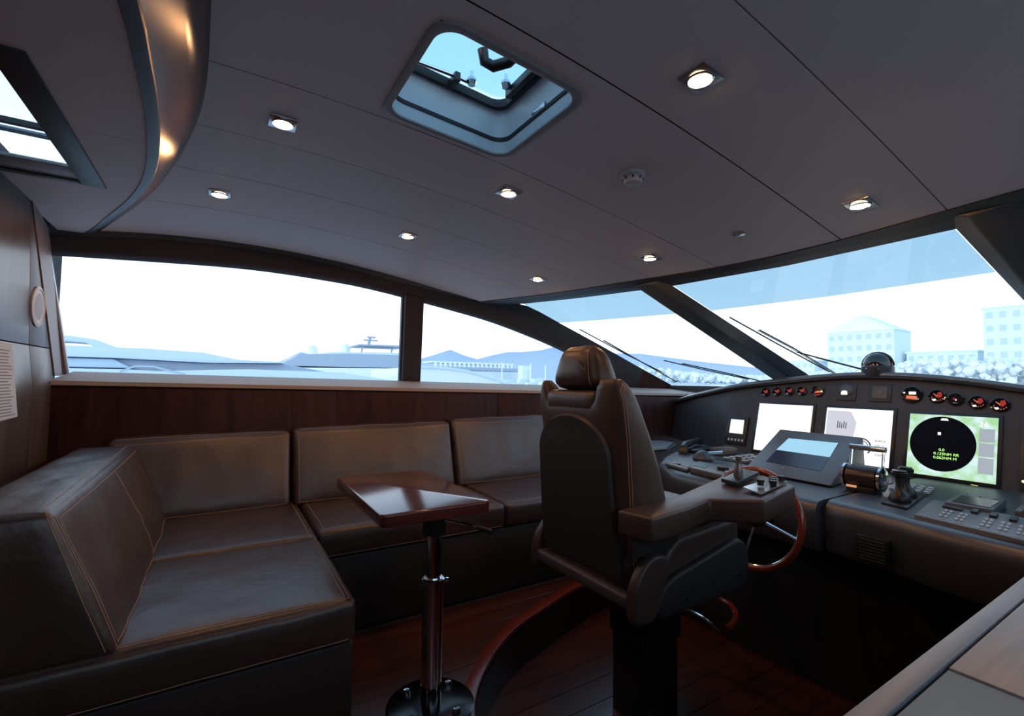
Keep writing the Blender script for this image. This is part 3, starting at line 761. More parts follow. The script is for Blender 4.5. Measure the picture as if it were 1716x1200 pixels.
for i, s in enumerate(('RPM 0', 'OIL 0', 'H 0.00', 'TEMP')):
    text_mesh(s, .019, 'readout', SCR_INK, d2, P(1.185, .80 - i * .026, .011), (0, -1, 0), (.27, 0, 1))
for i in range(5): onp([(1.385 - .011 * i, .86 + .004 * (i % 2)), (1.380 - .011 * i, .86 + .004 * (i % 2)), (1.380 - .011 * i, .905 - .006 * (i % 3)), (1.385 - .011 * i, .905 - .006 * (i % 3))], mat('grey_chart_mark', (.3, .3, .36), .7), 'chart_mark', d2, .0105)
cy, cz, rr = .895, .825, .132
onp([(cy + rr * math.cos(a * math.pi / 24), cz + rr * 1.05 * math.sin(a * math.pi / 24)) for a in range(48)], mat('scope_black', (.010, .010, .014), .9, spec=.05), 'radar_scope', d3, .010)
onp([(.755, .70), (.700, .70), (.700, .775), (.755, .775)], SCR_GR, 'data_column', d3, .010)
onp([(.755, .781), (.700, .781), (.700, .845), (.755, .845)], SCR_GR, 'data_column', d3, .010)
onp([(.755, .851), (.700, .851), (.700, .915), (.755, .915)], SCR_GR, 'data_column', d3, .010)
text_mesh('36', .036, 'readout', WHGLOW, d3, P(.758, .925, .0115), (0, -1, 0), (.27, 0, 1))
onp([(.912, .868), (.900, .868), (.900, .882), (.912, .882)], WHGLOW, 'ship_marker', d3, .0125)
onp([(.905, .944), (.872, .944), (.878, .954), (.900, .954)], WHGLOW, 'heading_marker', d3, .0125)
for i, s in enumerate(('0.0', '0.125NM RR', '0.062NM M')):
    text_mesh(s, .019, 'readout', GREENTXT, d3, P(.925 if i else .905, .788 - i * .020, .0125), (0, -1, 0), (.27, 0, 1))
kb = B().lathe([(.009, 0), (.013, .001), (.013, .006), (.009, .007)], P(.765, .645, .0), (-1, 0, .27), 16).build('power_ring', YELGLOW, d3)
B().lathe([(.0, 0), (.006, 0), (.006, .004), (0, .005)], P(.600, .690, .008), (-1, 0, .27), 10).build('amber_light', emit('amber', (1, .75, .35), 2), d4)
# small display with a row of buttons
sd_ = thing('display', 'small square white-lit display with five white buttons under it, left on the panel', 'display', P(2.03, .69))
B().prism([P(1.950, .688), P(2.108, .688), P(2.112, .886), P(1.947, .886)], Vector(P(0, DZ, .012)) - Vector(P(0, DZ))).build('bezel', BLACK, sd_, bevel=.004)
B().prism([P(1.975, .765, .013), P(2.078, .765, .013), P(2.078, .862, .013), P(1.978, .862, .013)], e8).build('screen', SCR_W, sd_)
for i in range(5):
    y0 = 2.082 - .026 * i
    B().prism([P(y0, .712, .012), P(y0 - .013, .712, .012), P(y0 - .013, .728, .012), P(y0 - .004, .728, .012)], e8 * 3).build('button', WHITEP, sd_)

# gauges
gd = Vector((-1, 0, .27)).normalized()
def gauge(y, z, r, style, label, group):
    g = thing('gauge', label, 'gauge', P(y, z), group)
    B().lathe([(r, 0), (r * 1.06, .004), (r * 1.04, .010), (r * .90, .011), (r * .86, .004)], P(y, z), gd, 30).build('bezel', BLACK_GLOSS, g)
    B().lathe([(0, 0), (r * .88, 0), (r * .88, .003), (0, .003)], P(y, z), gd, 26).build('face', GAUGEF, g)
    q = lambda dy, dz: (y - dy * r, z + dz * r)
    def mark(pts, m, nm='marking', off=.0048): B().prism([P(*q(*p), off) for p in pts], e8 * .4).build(nm, m, g)
    if style in ('red', 'multi'):
        mark([(-.1, -.1), (.05, .55), (.45, .65), (.62, .15), (.3, -.25)], REDGLOW, 'lit_sector')
        mark([(-.62, -.42), (-.42, -.70), (-.05, -.62), (-.18, -.38)], WHGLOW if style == 'multi' else STEEL, 'lit_mark')
        mark([(-.05, -.05), (.05, .05), (-.42, .42), (-.47, .36)], ORGLOW, 'needle', .0056)
    if style == 'multi':
        for a in range(200, 350, 25):
            c, s = math.cos(math.radians(a)), math.sin(math.radians(a))
            mark([(.70 * c, .70 * s), (.70 * c + .10, .70 * s), (.70 * c + .10, .70 * s + .12), (.70 * c, .70 * s + .12)], ORGLOW)
    if style == 'wide':
        mark([(-.6, -.30), (.55, -.22), (.62, -.02), (.1, .10), (-.3, -.02)], ORGLOW, 'lit_sector')
        mark([(-.7, -.40), (-.3, -.72), (.3, -.72), (.7, -.4), (.3, -.52), (-.3, -.52)], REDGLOW, 'lit_arc')
        mark([(.52, -.12), (.75, -.12), (.75, .12), (.52, .12)], WHGLOW, 'bright_lamp', .0056)
    if style == 'volt':
        mark([(-.30, .0), (.38, .0), (.38, .34), (-.30, .34)], WHGLOW, 'bright_window', .0056)
        mark([(-.55, -.50), (.55, -.62), (.50, -.20), (-.5, -.12)], ORGLOW, 'lit_sector')
        mark([(-.85, .12), (-.68, .12), (-.68, .28), (-.85, .28)], WHGLOW); mark([(.55, -.72), (.8, -.5), (.62, -.45)], WHGLOW)
    if style == 'dim':
        mark([(-.35, -.05), (.0, -.1), (.02, .18), (-.3, .2)], REDGLOW, 'lit_sector')
        mark([(-.05, -.2), (.12, -.2), (.12, 0), (-.05, 0)], WHGLOW)
        mark([(-.3, -.62), (.25, -.66), (.25, -.55), (-.3, -.50)], STEEL)
    return g
G1 = 'small red-lit round gauges at the left of the panel'
for y, z, n in ((1.859, 1.066, 'leftmost of the four'), (1.781, 1.071, 'second from the left of the four'), (1.698, 1.077, 'third from the left of the four'), (1.618, 1.080, 'rightmost of the four')):
    gauge(y, z, .029, 'red', 'small red-lit round gauge, %s at the panel\'s left' % n, G1)
gauge(1.520, 1.083, .036, 'wide', 'larger orange-lit round gauge right of the four small gauges', 'round gauges of the panel')
gauge(1.036, 1.077, .046, 'volt', 'widest orange-lit gauge with a bright white window, above the radar screen', 'round gauges of the panel')
gauge(.928, 1.071, .036, 'multi', 'red-lit round gauge second from left above the radar screen', 'round gauges of the panel')
gauge(.853, 1.058, .033, 'dim', 'dim nearly unlit round gauge above the radar screen', 'round gauges of the panel')
gauge(.769, 1.046, .034, 'multi', 'red-lit round gauge second from the right end of the panel', 'round gauges of the panel')
gauge(.688, 1.038, .035, 'multi', 'red-lit round gauge at the right end of the row', 'round gauges of the panel')
# autopilot head and square dark instrument
ah = thing('instrument', 'square dark instrument with a grey dome and lit white window', 'instrument', P(1.36, 1.085))
B().prism([P(1.36 + a, 1.085 + b_) for a, b_ in ((-.055, -.055), (.055, -.055), (.055, .05), (-.055, .05))], e8 * 4).build('housing', DASH_PANEL, ah, bevel=.003)
B().lathe([(.036, 0), (.038, .006), (.030, .012), (0, .014)], P(1.358, 1.094, .005), gd, 24).build('dial', mat('dark_dial', (.07, .068, .07), .4), ah)
onp([(1.378, 1.062), (1.345, 1.062), (1.345, 1.078), (1.352, 1.086), (1.371, 1.086), (1.378, 1.078)], WHGLOW, 'lit_window', ah, .0205)
sq = thing('instrument', 'square unlit dark instrument left of the orange gauge', 'instrument', P(1.19, 1.085))
B().prism([P(1.185 + a, 1.082 + b_) for a, b_ in ((-.055, -.052), (.055, -.052), (.055, .052), (-.055, .052))], e8 * 4).build('housing', DASH_PANEL, sq, bevel=.003)
B().prism([P(1.185 + a, 1.084 + b_, .006) for a, b_ in ((-.036, -.034), (.036, -.034), (.036, .034), (-.036, .034))], e8 * 2).build('face', mat('dim_lcd', (.055, .058, .055), .3), sq)
B().lathe([(.012, 0), (.014, .002), (0, .003)], P(1.185, 1.088, .010), gd, 18).build('dial', mat('dim_lcd2', (.10, .10, .095), .4), sq)

# compass dome on the hood
cp = thing('compass', 'black glossy dome compass standing on the console hood', 'compass', (3.33, 1.215, 1.185))
B().lathe([(.078, -.01), (.080, .012), (.080, .052), (.073, .058)], (3.33, 1.215, 1.185), n=36).build('housing', BLACK, cp)
B().lathe([(.072, .055), (.070, .080), (.060, .105), (.042, .124), (.020, .133), (0, .135)], (3.33, 1.215, 1.185), n=36).build('dome', BLACK_GLOSS, cp)
B().tube([(3.33, 1.215 + .079 * math.cos(math.radians(a)), 1.185 + .058 + .079 * math.sin(math.radians(a))) for a in range(0, 181, 12)], .006, 8).build('hood_band', RUBBER, cp)
for i in range(4): B().box(3.2555, 3.262, 1.185 + .018 * i, 1.196 + .018 * i, 1.222, 1.229).build('card_mark', WHITEP, cp)

# tilted monitor box on the desk
mn = thing('monitor', 'grey tilted monitor box on the desk with a painted pale blue sky reflection on its screen', 'monitor', (2.6, 1.32, DZ))
a, b_, c_, d_ = Vector((2.449, 1.093, .652)), Vector((2.481, 1.539, .652)), Vector((2.938, 1.584, .850)), Vector((2.907, 1.132, .850))
def fm(s, t, off=0):
    nrm = (b_ - a).cross(d_ - a).normalized(); nrm = nrm if nrm.z > 0 else -nrm
    return (b_.lerp(a, s)).lerp(c_.lerp(d_, s), t) + nrm * off
B().prism2([a, b_, c_, d_], [a + Vector((.02, 0, -.008)), b_ + Vector((.02, 0, -.008)), Vector((3.00, 1.56, DZ + .005)), Vector((2.97, 1.15, DZ + .005))]).build('housing', mat('mauve_grey_bezel', (.105, .098, .105), .38, spec=.5), mn, bevel=.006, seg=3)
B().add([fm(.175, .23, .0015), fm(.82, .22, .0015), fm(.80, .83, .0015), fm(.20, .80, .0015)], [(0, 1, 2, 3)]).build('screen_glass', mat('dark_screen', (.035, .034, .055), .25), mn)
B().prism([fm(.185, .50, .0022), fm(.815, .50, .0022), fm(.795, .81, .0022), fm(.21, .79, .0022)], (0, 0, .0006)).build('sky_reflection_patch', SCR_REFL, mn)  # glowing patch standing in for the sky reflected in the dark screen
for s_, t_ in ((.42, .15), (.55, .15)): B().prism([fm(s_, t_, .001), fm(s_ + .02, t_, .001), fm(s_ + .02, t_ + .012, .001), fm(s_, t_ + .012, .001)], (0, 0, .001)).build('button', KEYGREY, mn)

# throttle: drum with twin chrome cheeks and a U handle
th = thing('throttle', 'chrome and black drum throttle with a U-shaped handle on the desk', 'throttle', (2.52, .98, DZ))
cx, cyv, czv = 2.50, .975, DZ + .068
B().lathe([(.045, -.060), (.052, -.056), (.052, .056), (.045, .060)], (cx, cyv, czv), (0, 1, 0), 30).build('drum', mat('brown_black_drum', (.030, .018, .016), .25), th)
for s_ in (-1, 1): B().lathe([(.040, .0), (.055, .004), (.055, .014), (.040, .020), (.015, .021)], (cx, cyv + s_ * .060, czv), (0, s_, 0), 26).build('cheek', CHROME, th)
B().box(cx - .045, cx + .045, cyv - .055, cyv + .055, DZ + .004, DZ + .03).build('base', BLACK, th, bevel=.004)
for s_ in (-1, 1): B().tube([(cx + .02, cyv + s_ * .062, czv + .02), (cx + .045, cyv + s_ * .062, czv + .125)], .006, 8).build('arm', CHROME, th)
B().tube([(cx + .045, cyv - .070, czv + .128), (cx + .045, cyv + .070, czv + .128)], .013, 12).build('grip', CHROME, th)
B().box(cx - .0535, cx - .050, cyv + .01, cyv + .05, DZ + .024, DZ + .034).build('lit_label', emit('orange_label', (.9, .4, .2), .7), th)
# twin joystick levers
lp = thing('control_lever', 'black plate with two black thruster levers right of the throttle', 'lever', (2.55, .83, DZ))
B().prism([(2.275, .745, DZ + .004), (2.83, .825, DZ + .004), (2.84, .925, DZ + .004), (2.30, .84, DZ + .004)], (0, 0, .010)).build('plate', BLACK, lp, bevel=.003)
for x, y in ((2.37, .800), (2.50, .822)):
    l = B().lathe([(.036, 0), (.038, .010), (.030, .034), (.017, .046), (.013, .060), (.015, .098), (.027, .104), (.028, .118), (.020, .122), (0, .123)], (x, y, DZ + .013), (.02, 0, 1), 22).build('lever', BLACK, lp)
    B().lathe([(.0, 0), (.024, 0), (.024, .002), (0, .003)], (x + .002, y, DZ + .1365), n=20).build('lever_cap', STEEL, l)
for i in range(3):
    for j in range(3):
        x, y = 2.655 + i * .060 , .800 + i * .010 + j * .032
        B().lathe([(.012, 0), (.012, .008), (.009, .010), (0, .010)], (x, y, DZ + .014), n=12).build('push_button', KEYGREY, lp)
rw = thing('switch', 'row of pale round push buttons behind the twin levers', 'switch', (2.78, .98, DZ))
for i in range(4): B().lathe([(.013, 0), (.013, .009), (.009, .012), (0, .012)], (2.66 + i * .055, .925 + i * .012, DZ + .004), n=14).build('push_button', KEYGREY, rw)
# keypad console
kp = thing('keypad', 'long grey keypad console along the right desk edge', 'keypad', (2.28, .5, DZ))
K = lambda s, t, z=0: (Vector((2.165, .690, DZ + .018)).lerp(Vector((2.06, .20, DZ + .018)), s)).lerp(Vector((2.475, .725, DZ + .026)).lerp(Vector((2.38, .24, DZ + .026)), s), t) + Vector((0, 0, z))
B().prism2([K(0, 0), K(1, 0), K(1, 1), K(0, 1)], [K(0, 0, -.016), K(1, 0, -.016), K(1, 1, -.022), K(0, 1, -.022)]).build('housing', mat('grey_keypad_body', (.15, .16, .18), .4), kp, bevel=.003)
def kbox(s0, s1, t0, t1, h, nm, m): B().prism([K(s0, t0), K(s1, t0), K(s1, t1), K(s0, t1)], (0, 0, h)).build(nm, m, kp, bevel=.001, seg=1)
for i in range(4): kbox(.27 + .105 * i, .31 + .105 * i, .66, .84, .009, 'black_key', BLACK)
for s0 in (.10, .68): kbox(s0, s0 + .12, .64, .76, .007, 'long_key', BLACK)
for s0 in (.13, .22, .36, .45, .54, .72, .81):
    for r_ in range(3):
        for c2 in range(2): kbox(s0 + c2 * .030, s0 + c2 * .030 + .020, .16 + r_ * .15, .25 + r_ * .15, .004, 'key', KEYGREY)
for i in range(9): kbox(.03 + i * .10, .08 + i * .10, .055, .075, .0015, 'print_line', STEEL)
kbox(.90, .99, .15, .60, .006, 'trackpad', mat('brown_pad', (.07, .05, .05), .4))
ds = thing('display', 'low grey flat display lying on the desk under the radar screen', 'display', (2.54, .62, DZ))
B().prism([(2.405, .535, DZ + .006), (2.68, .558, DZ + .006), (2.672, .692, DZ + .006), (2.405, .672, DZ + .006)], (0, 0, .032)).build('housing', mat('slate_grey', (.10, .105, .115), .4), ds, bevel=.004)
B().prism([(2.43, .55, DZ + .0385), (2.60, .56, DZ + .0385), (2.60, .67, DZ + .0385), (2.43, .655, DZ + .0385)], (0, 0, .002)).build('screen', mat('slate_screen', (.05, .055, .06), .2), ds)
for i in range(3): B().lathe([(.005, 0), (.005, .003), (0, .004)], (2.645, .585 + .04 * i, DZ + .038), n=10).build('button', STEEL, ds)
ds2 = thing('display', 'second low grey flat display at the right edge of the desk', 'display', (2.57, .44, DZ))
B().prism([(2.495, .36, DZ + .006), (2.69, .38, DZ + .006), (2.68, .512, DZ + .006), (2.495, .500, DZ + .006)], (0, 0, .028)).build('housing', mat('slate_grey2', (.10, .105, .115), .4), ds2, bevel=.004)
B().prism([(2.48, .375, DZ + .034), (2.64, .388, DZ + .034), (2.64, .49, DZ + .034), (2.48, .48, DZ + .034)], (0, 0, .002)).build('screen', mat('slate_screen2', (.05, .055, .06), .2), ds2)
# vent in the apron
vt = thing('vent', 'square black louvred vent in the console front', 'vent', (2.1, .79, .46))
B().box(2.090, 2.112, .742, .846, .462, .556).build('frame', BLACK, vt, bevel=.003)
for i in range(7): B().box(2.084, 2.091, .752, .836, .470 + i * .0118, .476 + i * .0118).build('slat', mat('vent_slat', (.05, .05, .05), .4), vt)

# things on the port half of the desk
nb = thing('tray', 'flat pale tray with a dark rim at the far left of the desk', 'tray', (2.85, 2.38, DZ))
q = [(2.54, 2.26), (2.70, 2.25), (3.06, 2.46), (3.06, 2.60), (2.98, 2.66), (2.62, 2.42)]
B().prism([(x, y, DZ + .002) for x, y in q], (0, 0, .016)).build('rim', BLACK, nb, bevel=.004)
cxm = sum(p[0] for p in q) / 6; cym = sum(p[1] for p in q) / 6
B().prism([(lerp(cxm, x, .9), lerp(cym, y, .9), DZ + .018) for x, y in q], (0, 0, .003)).build('plate', GREY, nb)
hs = thing('handset', 'black radio handset lying in its cradle at the left of the desk', 'handset', (2.9, 2.17, DZ))
B().tube([(2.72, 2.13, DZ + .035), (2.78, 2.16, DZ + .05), (2.95, 2.21, DZ + .062), (3.08, 2.27, DZ + .055), (3.14, 2.30, DZ + .035)], .024, 12, taper=[1.05, 1.1, .75, .95, .9]).build('handle', BLACK, hs)
B().lathe([(.028, 0), (.034, .010), (.034, .024), (.02, .030)], (2.73, 2.13, DZ + .02), (-.6, -.3, .3), 18).build('earpiece', mat('olive_black', (.03, .026, .015), .3), hs)
B().box(2.80, 3.06, 2.10, 2.24, DZ + .002, DZ + .022).build('cradle', BLACK, hs, bevel=.004)
ms = thing('joystick_unit', 'dark rounded hand control beside the handset', 'control', (2.62, 1.89, DZ))
B().lathe([(.060, 0), (.062, .012), (.050, .035), (.030, .052), (.010, .060), (0, .061)], (2.61, 1.89, DZ + .002), n=24).build('body', mat('dark_slate_body', (.05, .055, .062), .35), ms)
B().tube([(2.62, 1.86, DZ + .045), (2.68, 1.80, DZ + .055)], .011, 10).build('stub', CHROME, ms)
bx = thing('box', 'low brown box behind the rounded hand control', 'box', (2.95, 1.95, DZ))
B().box(2.86, 3.04, 1.93, 2.02, DZ + .002, DZ + .045).build('case', mat('brown_case', (.085, .062, .055), .5), bx, bevel=.006)
B().box(2.87, 3.03, 1.94, 2.01, DZ + .045, DZ + .050).build('lid', mat('brown_lid', (.10, .075, .066), .5), bx, bevel=.002)
pd = thing('button_panel', 'low rounded button panel at the left desk edge by the chair', 'panel', (2.22, 1.78, DZ))
B().prism([(2.165, 1.665, DZ + .002), (2.285, 1.72, DZ + .002), (2.285, 1.88, DZ + .002), (2.215, 1.86, DZ + .002)], (0, 0, .018)).build('housing', mat('teal_grey_panel', (.10, .12, .14), .4), pd, bevel=.006)
for i in range(4): B().lathe([(.010, 0), (.010, .006), (0, .007)], (2.215 + .012 * i, 1.70 + .038 * i, DZ + .020), n=12).build('button', KEYGREY if i != 2 else BLACK, pd)
pe = thing('chart_plotter', 'raised grey control panel with a teal screen at the desk edge behind the joystick', 'panel', (2.23, 1.56, DZ))
B().prism([(2.125, 1.40, DZ + .002), (2.36, 1.52, DZ + .002), (2.39, 1.76, DZ + .002), (2.17, 1.655, DZ + .002)], (0, 0, .030)).build('housing', GREY, pe, bevel=.004)
B().prism([(2.215, 1.59, DZ + .0325), (2.33, 1.64, DZ + .0325), (2.345, 1.735, DZ + .0325), (2.225, 1.675, DZ + .0325)], (0, 0, .002)).build('screen', mat('teal_screen', (.10, .22, .24), .25), pe)
B().box(2.235, 2.265, 1.485, 1.535, DZ + .0325, DZ + .05).build('rocker', BLACK, pe, bevel=.003)
for i in range(3): B().box(2.18 + .02 * i, 2.192 + .02 * i, 1.43 + .012 * i, 1.455 + .012 * i, DZ + .0325, DZ + .038).build('key', KEYGREY, pe)
sw = thing('switchboard', 'cluster of small pale switches left of the monitor box', 'switch', (2.93, 1.80, DZ))
B().box(2.72, 3.10, 1.66, 1.88, DZ + .001, DZ + .006).build('plate', BLACK, sw, bevel=.002)
for i in range(5):
    for j in range(3): B().box(2.75 + i * .066, 2.785 + i * .066, 1.69 + j * .062, 1.725 + j * .062, DZ + .006, DZ + .016).build('switch_cap', KEYGREY, sw, bevel=.002, seg=1)

# ------------------------------------------------------------------ steering wheel
sw_ = thing('steering_wheel', 'red wooden steering wheel with chrome spokes in front of the console', 'steering wheel', (1.98, 1.19, .53))
wc = Vector((1.985, 1.195, .545)); wr_ = .205
tilt = Vector((-1, 0, .18)).normalized(); uu = Vector((0, 1, 0)); vv = tilt.cross(uu).normalized()
ringp = [wc + (uu * math.cos(t * math.pi / 30) + vv * math.sin(t * math.pi / 30)) * wr_ for t in range(60)]
B().tube(ringp, .0135, 12, closed=True).build('rim', WHEELW, sw_)
B().tube([p + tilt * .0 + (p - wc).normalized() * -.0128 for p in ringp], .003, 6, closed=True).build('inlay', CHROME, sw_)
for a in (168, 84, -12, 264):
    d = uu * math.cos(math.radians(a)) + vv * math.sin(math.radians(a))
    B().tube([wc - tilt * .03 + d * .03, wc - tilt * .012 + d * .12, wc + d * (wr_ - .008)], .0065, 8).build('spoke', CHROME, sw_)
B().lathe([(.030, -.045), (.042, -.03), (.040, -.01), (.024, .0), (0, .002)], wc, tilt, 26).build('hub', BLACK, sw_)
B().tube([wc - tilt * .04, wc - tilt * .16], .024, 14).build('shaft', BLACK, sw_)

# ------------------------------------------------------------------ helm chair
ch = thing('helm_chair', 'tall brown leather helm chair with headrest and control armrest on a black pedestal', 'chair', (1.5, 1.36, -.2))
# backrest shell (lofted): rear lines from measured profile
zl = [.40, .47, .58, .70, .82, .94, 1.02, 1.07]
xr = [1.158, 1.165, 1.152, 1.143, 1.135, 1.126, 1.114, 1.108]
xf = [1.440, 1.436, 1.415, 1.390, 1.348, 1.292, 1.252, 1.232]
def loft(zs, xrs, xfs, y0s, y1s, rad, nm, m, n=5):
    V = []; F = []; m_ = 4 * (n + 1)
    for k, z in enumerate(zs):
        x0, x1, y0, y1 = xrs[k], xfs[k], y0s[k], y1s[k]; r = min(rad[k], (x1 - x0) * .48, (y1 - y0) * .48)
        V += [(p[0], p[1], z) for p in rrect(x0, x1, y0, y1, r, n)]
    for k in range(len(zs) - 1):
        for i in range(m_): F.append((k * m_ + i, k * m_ + (i + 1) % m_, (k + 1) * m_ + (i + 1) % m_, (k + 1) * m_ + i))
    F += [tuple(range(m_))[::-1], tuple((len(zs) - 1) * m_ + i for i in range(m_))]
    return B().add(V, F).build(nm, m, ch, sharp=60)
y0s = [1.118, 1.115, 1.114, 1.113, 1.113, 1.114, 1.118, 1.125]; y1s = [1.575, 1.580, 1.588, 1.596, 1.602, 1.606, 1.604, 1.598]
def ztop(y):
    def sm(a, b_, t): t = min(1, max(0, (t - a) / (b_ - a))); return t * t * (3 - 2 * t)
    return 1.072 + .060 * (1 - sm(1.222, 1.252, y)) + .054 * sm(1.530, 1.556, y)
def backshell():
    N = 30; vs_ = [.5 - .5 * math.cos(math.pi * j / N) for j in range(N + 1)]
    rows = [(z, 0, 0) for z in zl[:6]] + [(0, t, 1 - math.sqrt(max(0, 1 - t**3.2))) for t in (.25, .5, .68, .82, .92, .98, 1)]
    V = []; F = []; rl = 2 * (N + 1)
    def hv(v, p=4.2): return (max(0, 1 - abs(2 * v - 1)**p))**(1 / p)
    for z, t, ins in rows:
        zz = z if t == 0 else None
        for side in (0, 1):
            for j in range(N + 1):
                v = vs_[j]; zr = z if t == 0 else .94 + .13 * t
                a0, a1 = interp(list(zip(zl, y0s)), zr), interp(list(zip(zl, y1s)), zr)
                di = .030 * ins; y = lerp(a0 + di, a1 - di, v)
                if t: zq = lerp(.94, ztop(y), t)
                else: zq = z
                x0, x1 = interp(list(zip(zl, xr)), zq), interp(list(zip(zl, xf)), zq)
                x0 -= max(0, zq - 1.07) * .25; x1 -= max(0, zq - 1.07) * .5
                c = (x0 + x1) / 2; h = (x1 - x0) / 2 * (1 - .62 * ins)
                V.append((c + (h if side else -h) * hv(v), y, zq))
    for k in range(len(rows) - 1):
        for side in (0, 1):
            for j in range(N):
                a_ = k * rl + side * (N + 1) + j; F.append((a_, a_ + 1, a_ + rl + 1, a_ + rl))
    for k in (0, len(rows) - 1):
        for j in range(N): F.append((k * rl + j, k * rl + j + 1, k * rl + N + 1 + j + 1, k * rl + N + 1 + j))
    b = B().add(V, F); b.v = [Vector(p) for p in b.v]
    return b.build('backrest', CHAIR, ch, sharp=75)
backshell()
def egg(c, n=12, r=.05, nm='neck_roll', m=CHAIR, puff=None, par=ch):
    return Pad(c, r=r, n=n, puff=puff or {}).build(nm, m, par)
# recessed roll below the headrest
egg([(1.120, 1.24, 1.00), (1.22, 1.24, 1.00), (1.22, 1.535, 1.00), (1.120, 1.535, 1.00), (1.114, 1.24, 1.090), (1.21, 1.24, 1.090), (1.21, 1.535, 1.090), (1.114, 1.535, 1.090)], r=.03, nm='neck_roll')
# headrest
hp = Pad([(1.128, 1.238, 1.088), (1.270, 1.230, 1.088), (1.270, 1.545, 1.088), (1.128, 1.540, 1.088), (1.140, 1.282, 1.262), (1.225, 1.282, 1.254), (1.225, 1.480, 1.254), (1.140, 1.468, 1.262)], r=.068, n=14, puff={(0, 0): .012, (1, 0): .008}, wr=.003, seed=4)
hr = hp.build('headrest', CHAIR, ch)
seams([hp.seam(0, 0, [(.13, .06), (.12, .96)], steps=20)], hr, .0012)
# pleats on the headrest
pl = B()
for i in range(4):
    y_ = 1.325 - i * .0125; pl.tube([(1.122 + .002 * i, y_ + .018, 1.210 - .010 * i), (1.116, y_ + .006, 1.196 - .010 * i), (1.1145, y_ - .010, 1.178 - .010 * i)], .0028, 6, taper=[.3, 1, .3])
pl.build('pleats', CHAIR_DK, hr)
# oval-topped rear panel, slightly proud
arch = []
for i in range(25):
    a = math.pi * i / 24; arch.append((1.378 + .203 * math.cos(a), .855 + .148 * math.sin(a)))
def rx(z): return interp(list(zip(zl, xr)), z)
loop = [(1.585, .45)] + [(1.585, .6), (1.583, .75)] + arch + [(1.173, .75), (1.163, .6), (1.155, .45)]
loop2 = [(lerp(1.375, y, .972), lerp(.72, z, .972)) for y, z in loop]
b = B(); n = len(loop)
Vv = [(rx(z) + .002, y, z) for y, z in loop] + [(rx(z) - .011, y, z) for y, z in loop2]
b.add(Vv, [(i, (i + 1) % n, n + (i + 1) % n, n + i) for i in range(n)])
rows = []
# fill front with horizontal spans
zs = sorted(set([round(z, 4) for y, z in loop2]))
o2 = [(rx(z) - .011, y, z) for y, z in loop2]
half = len(o2) // 2
F2 = [(i, i + 1, n - 2 - i, n - 1 - i) for i in range((n // 2) - 1)]
b.add(o2, F2 + ([((n // 2) - 1, n // 2, n // 2 + 1)] if n % 2 else []))
b.build('rear_panel', CHAIR_DK, ch, sharp=40)
ln = [[(lerp(x, x, 0) + .018, 1.1135, z) for x, z in zip(xr, zl)] + [(1.112, 1.113, 1.09), (1.13, 1.120, 1.118)]]
ln += [[(x + .030, 1.1130, z) for x, z in zip(xr, zl)] + [(1.126, 1.113, 1.088), (1.142, 1.120, 1.114)]]
seams(ln, ch, .0013, mat('orange_thread', (.34, .17, .09), .7))
# lower skirt, seat, bolsters
Pad(hexpad(1.135, 1.70, 1.105, 1.610, .388, .432), r=.012, n=10).build('seat_base', mat('plum_grey_skirt', (.075, .062, .068), .5), ch)
Pad([(1.22, 1.115, .44), (1.735, 1.115, .455), (1.735, 1.60, .455), (1.22, 1.60, .44), (1.30, 1.115, .615), (1.72, 1.115, .640), (1.72, 1.60, .640), (1.30, 1.60, .615)], r=.045, n=12, puff={(2, 1): .022}).build('seat', CHAIR, ch)
Pad([(1.20, 1.088, .43), (1.742, 1.088, .43), (1.742, 1.16, .43), (1.20, 1.16, .43), (1.36, 1.092, .585), (1.730, 1.092, .612), (1.730, 1.19, .645), (1.40, 1.19, .640)], r=.03, n=12, puff={(2, 1): .01}).build('seat_bolster', CHAIR, ch)
def side_poly(pts, y0, y1, nm, m, bev=.018):
    return B().prism([(x, y0, z) for x, z in pts], (0, y1 - y0, 0)).build(nm, m, ch, bevel=bev, seg=4, sharp=60)
def rounded(pts, r=.03, n=4):
    out = []; N = len(pts)
    for i in range(N):
        p = Vector(pts[i]); a = Vector(pts[i - 1]); c = Vector(pts[(i + 1) % N])
        da = (a - p); dc = (c - p); ra = min(r, da.length * .45); rc = min(r, dc.length * .45)
        s = p + da.normalized() * ra; e = p + dc.normalized() * rc
        for k in range(n + 1):
            t = k / n; out.append(tuple((s * (1 - t)**2 + p * 2 * t * (1 - t) + e * t**2)))
    return out
bol = rounded([(1.238, .345), (1.712, .345), (1.752, .40), (1.752, .500), (1.690, .545), (1.30, .470), (1.238, .42)], .05)
rb = rounded([(1.130, .345), (1.235, .345), (1.275, .44), (1.312, .525), (1.262, .562), (1.195, .552), (1.135, .475)], .04)
for s_, y0, y1 in ((1, 1.066, 1.110), (-1, 1.606, 1.650)):
    side_poly(bol, y0, y1, 'side_bolster', CHAIR_DK); side_poly(rb, y0 - (0 if s_ == 1 else -.0), y1, 'rear_bolster', CHAIR)
for x, z in ((1.378, .385), (1.680, .408)): B().lathe([(.006, 0), (.006, .002), (0, .003)], (x, 1.0662, z), (0, -1, 0), 10).build('button', CHROME, ch)
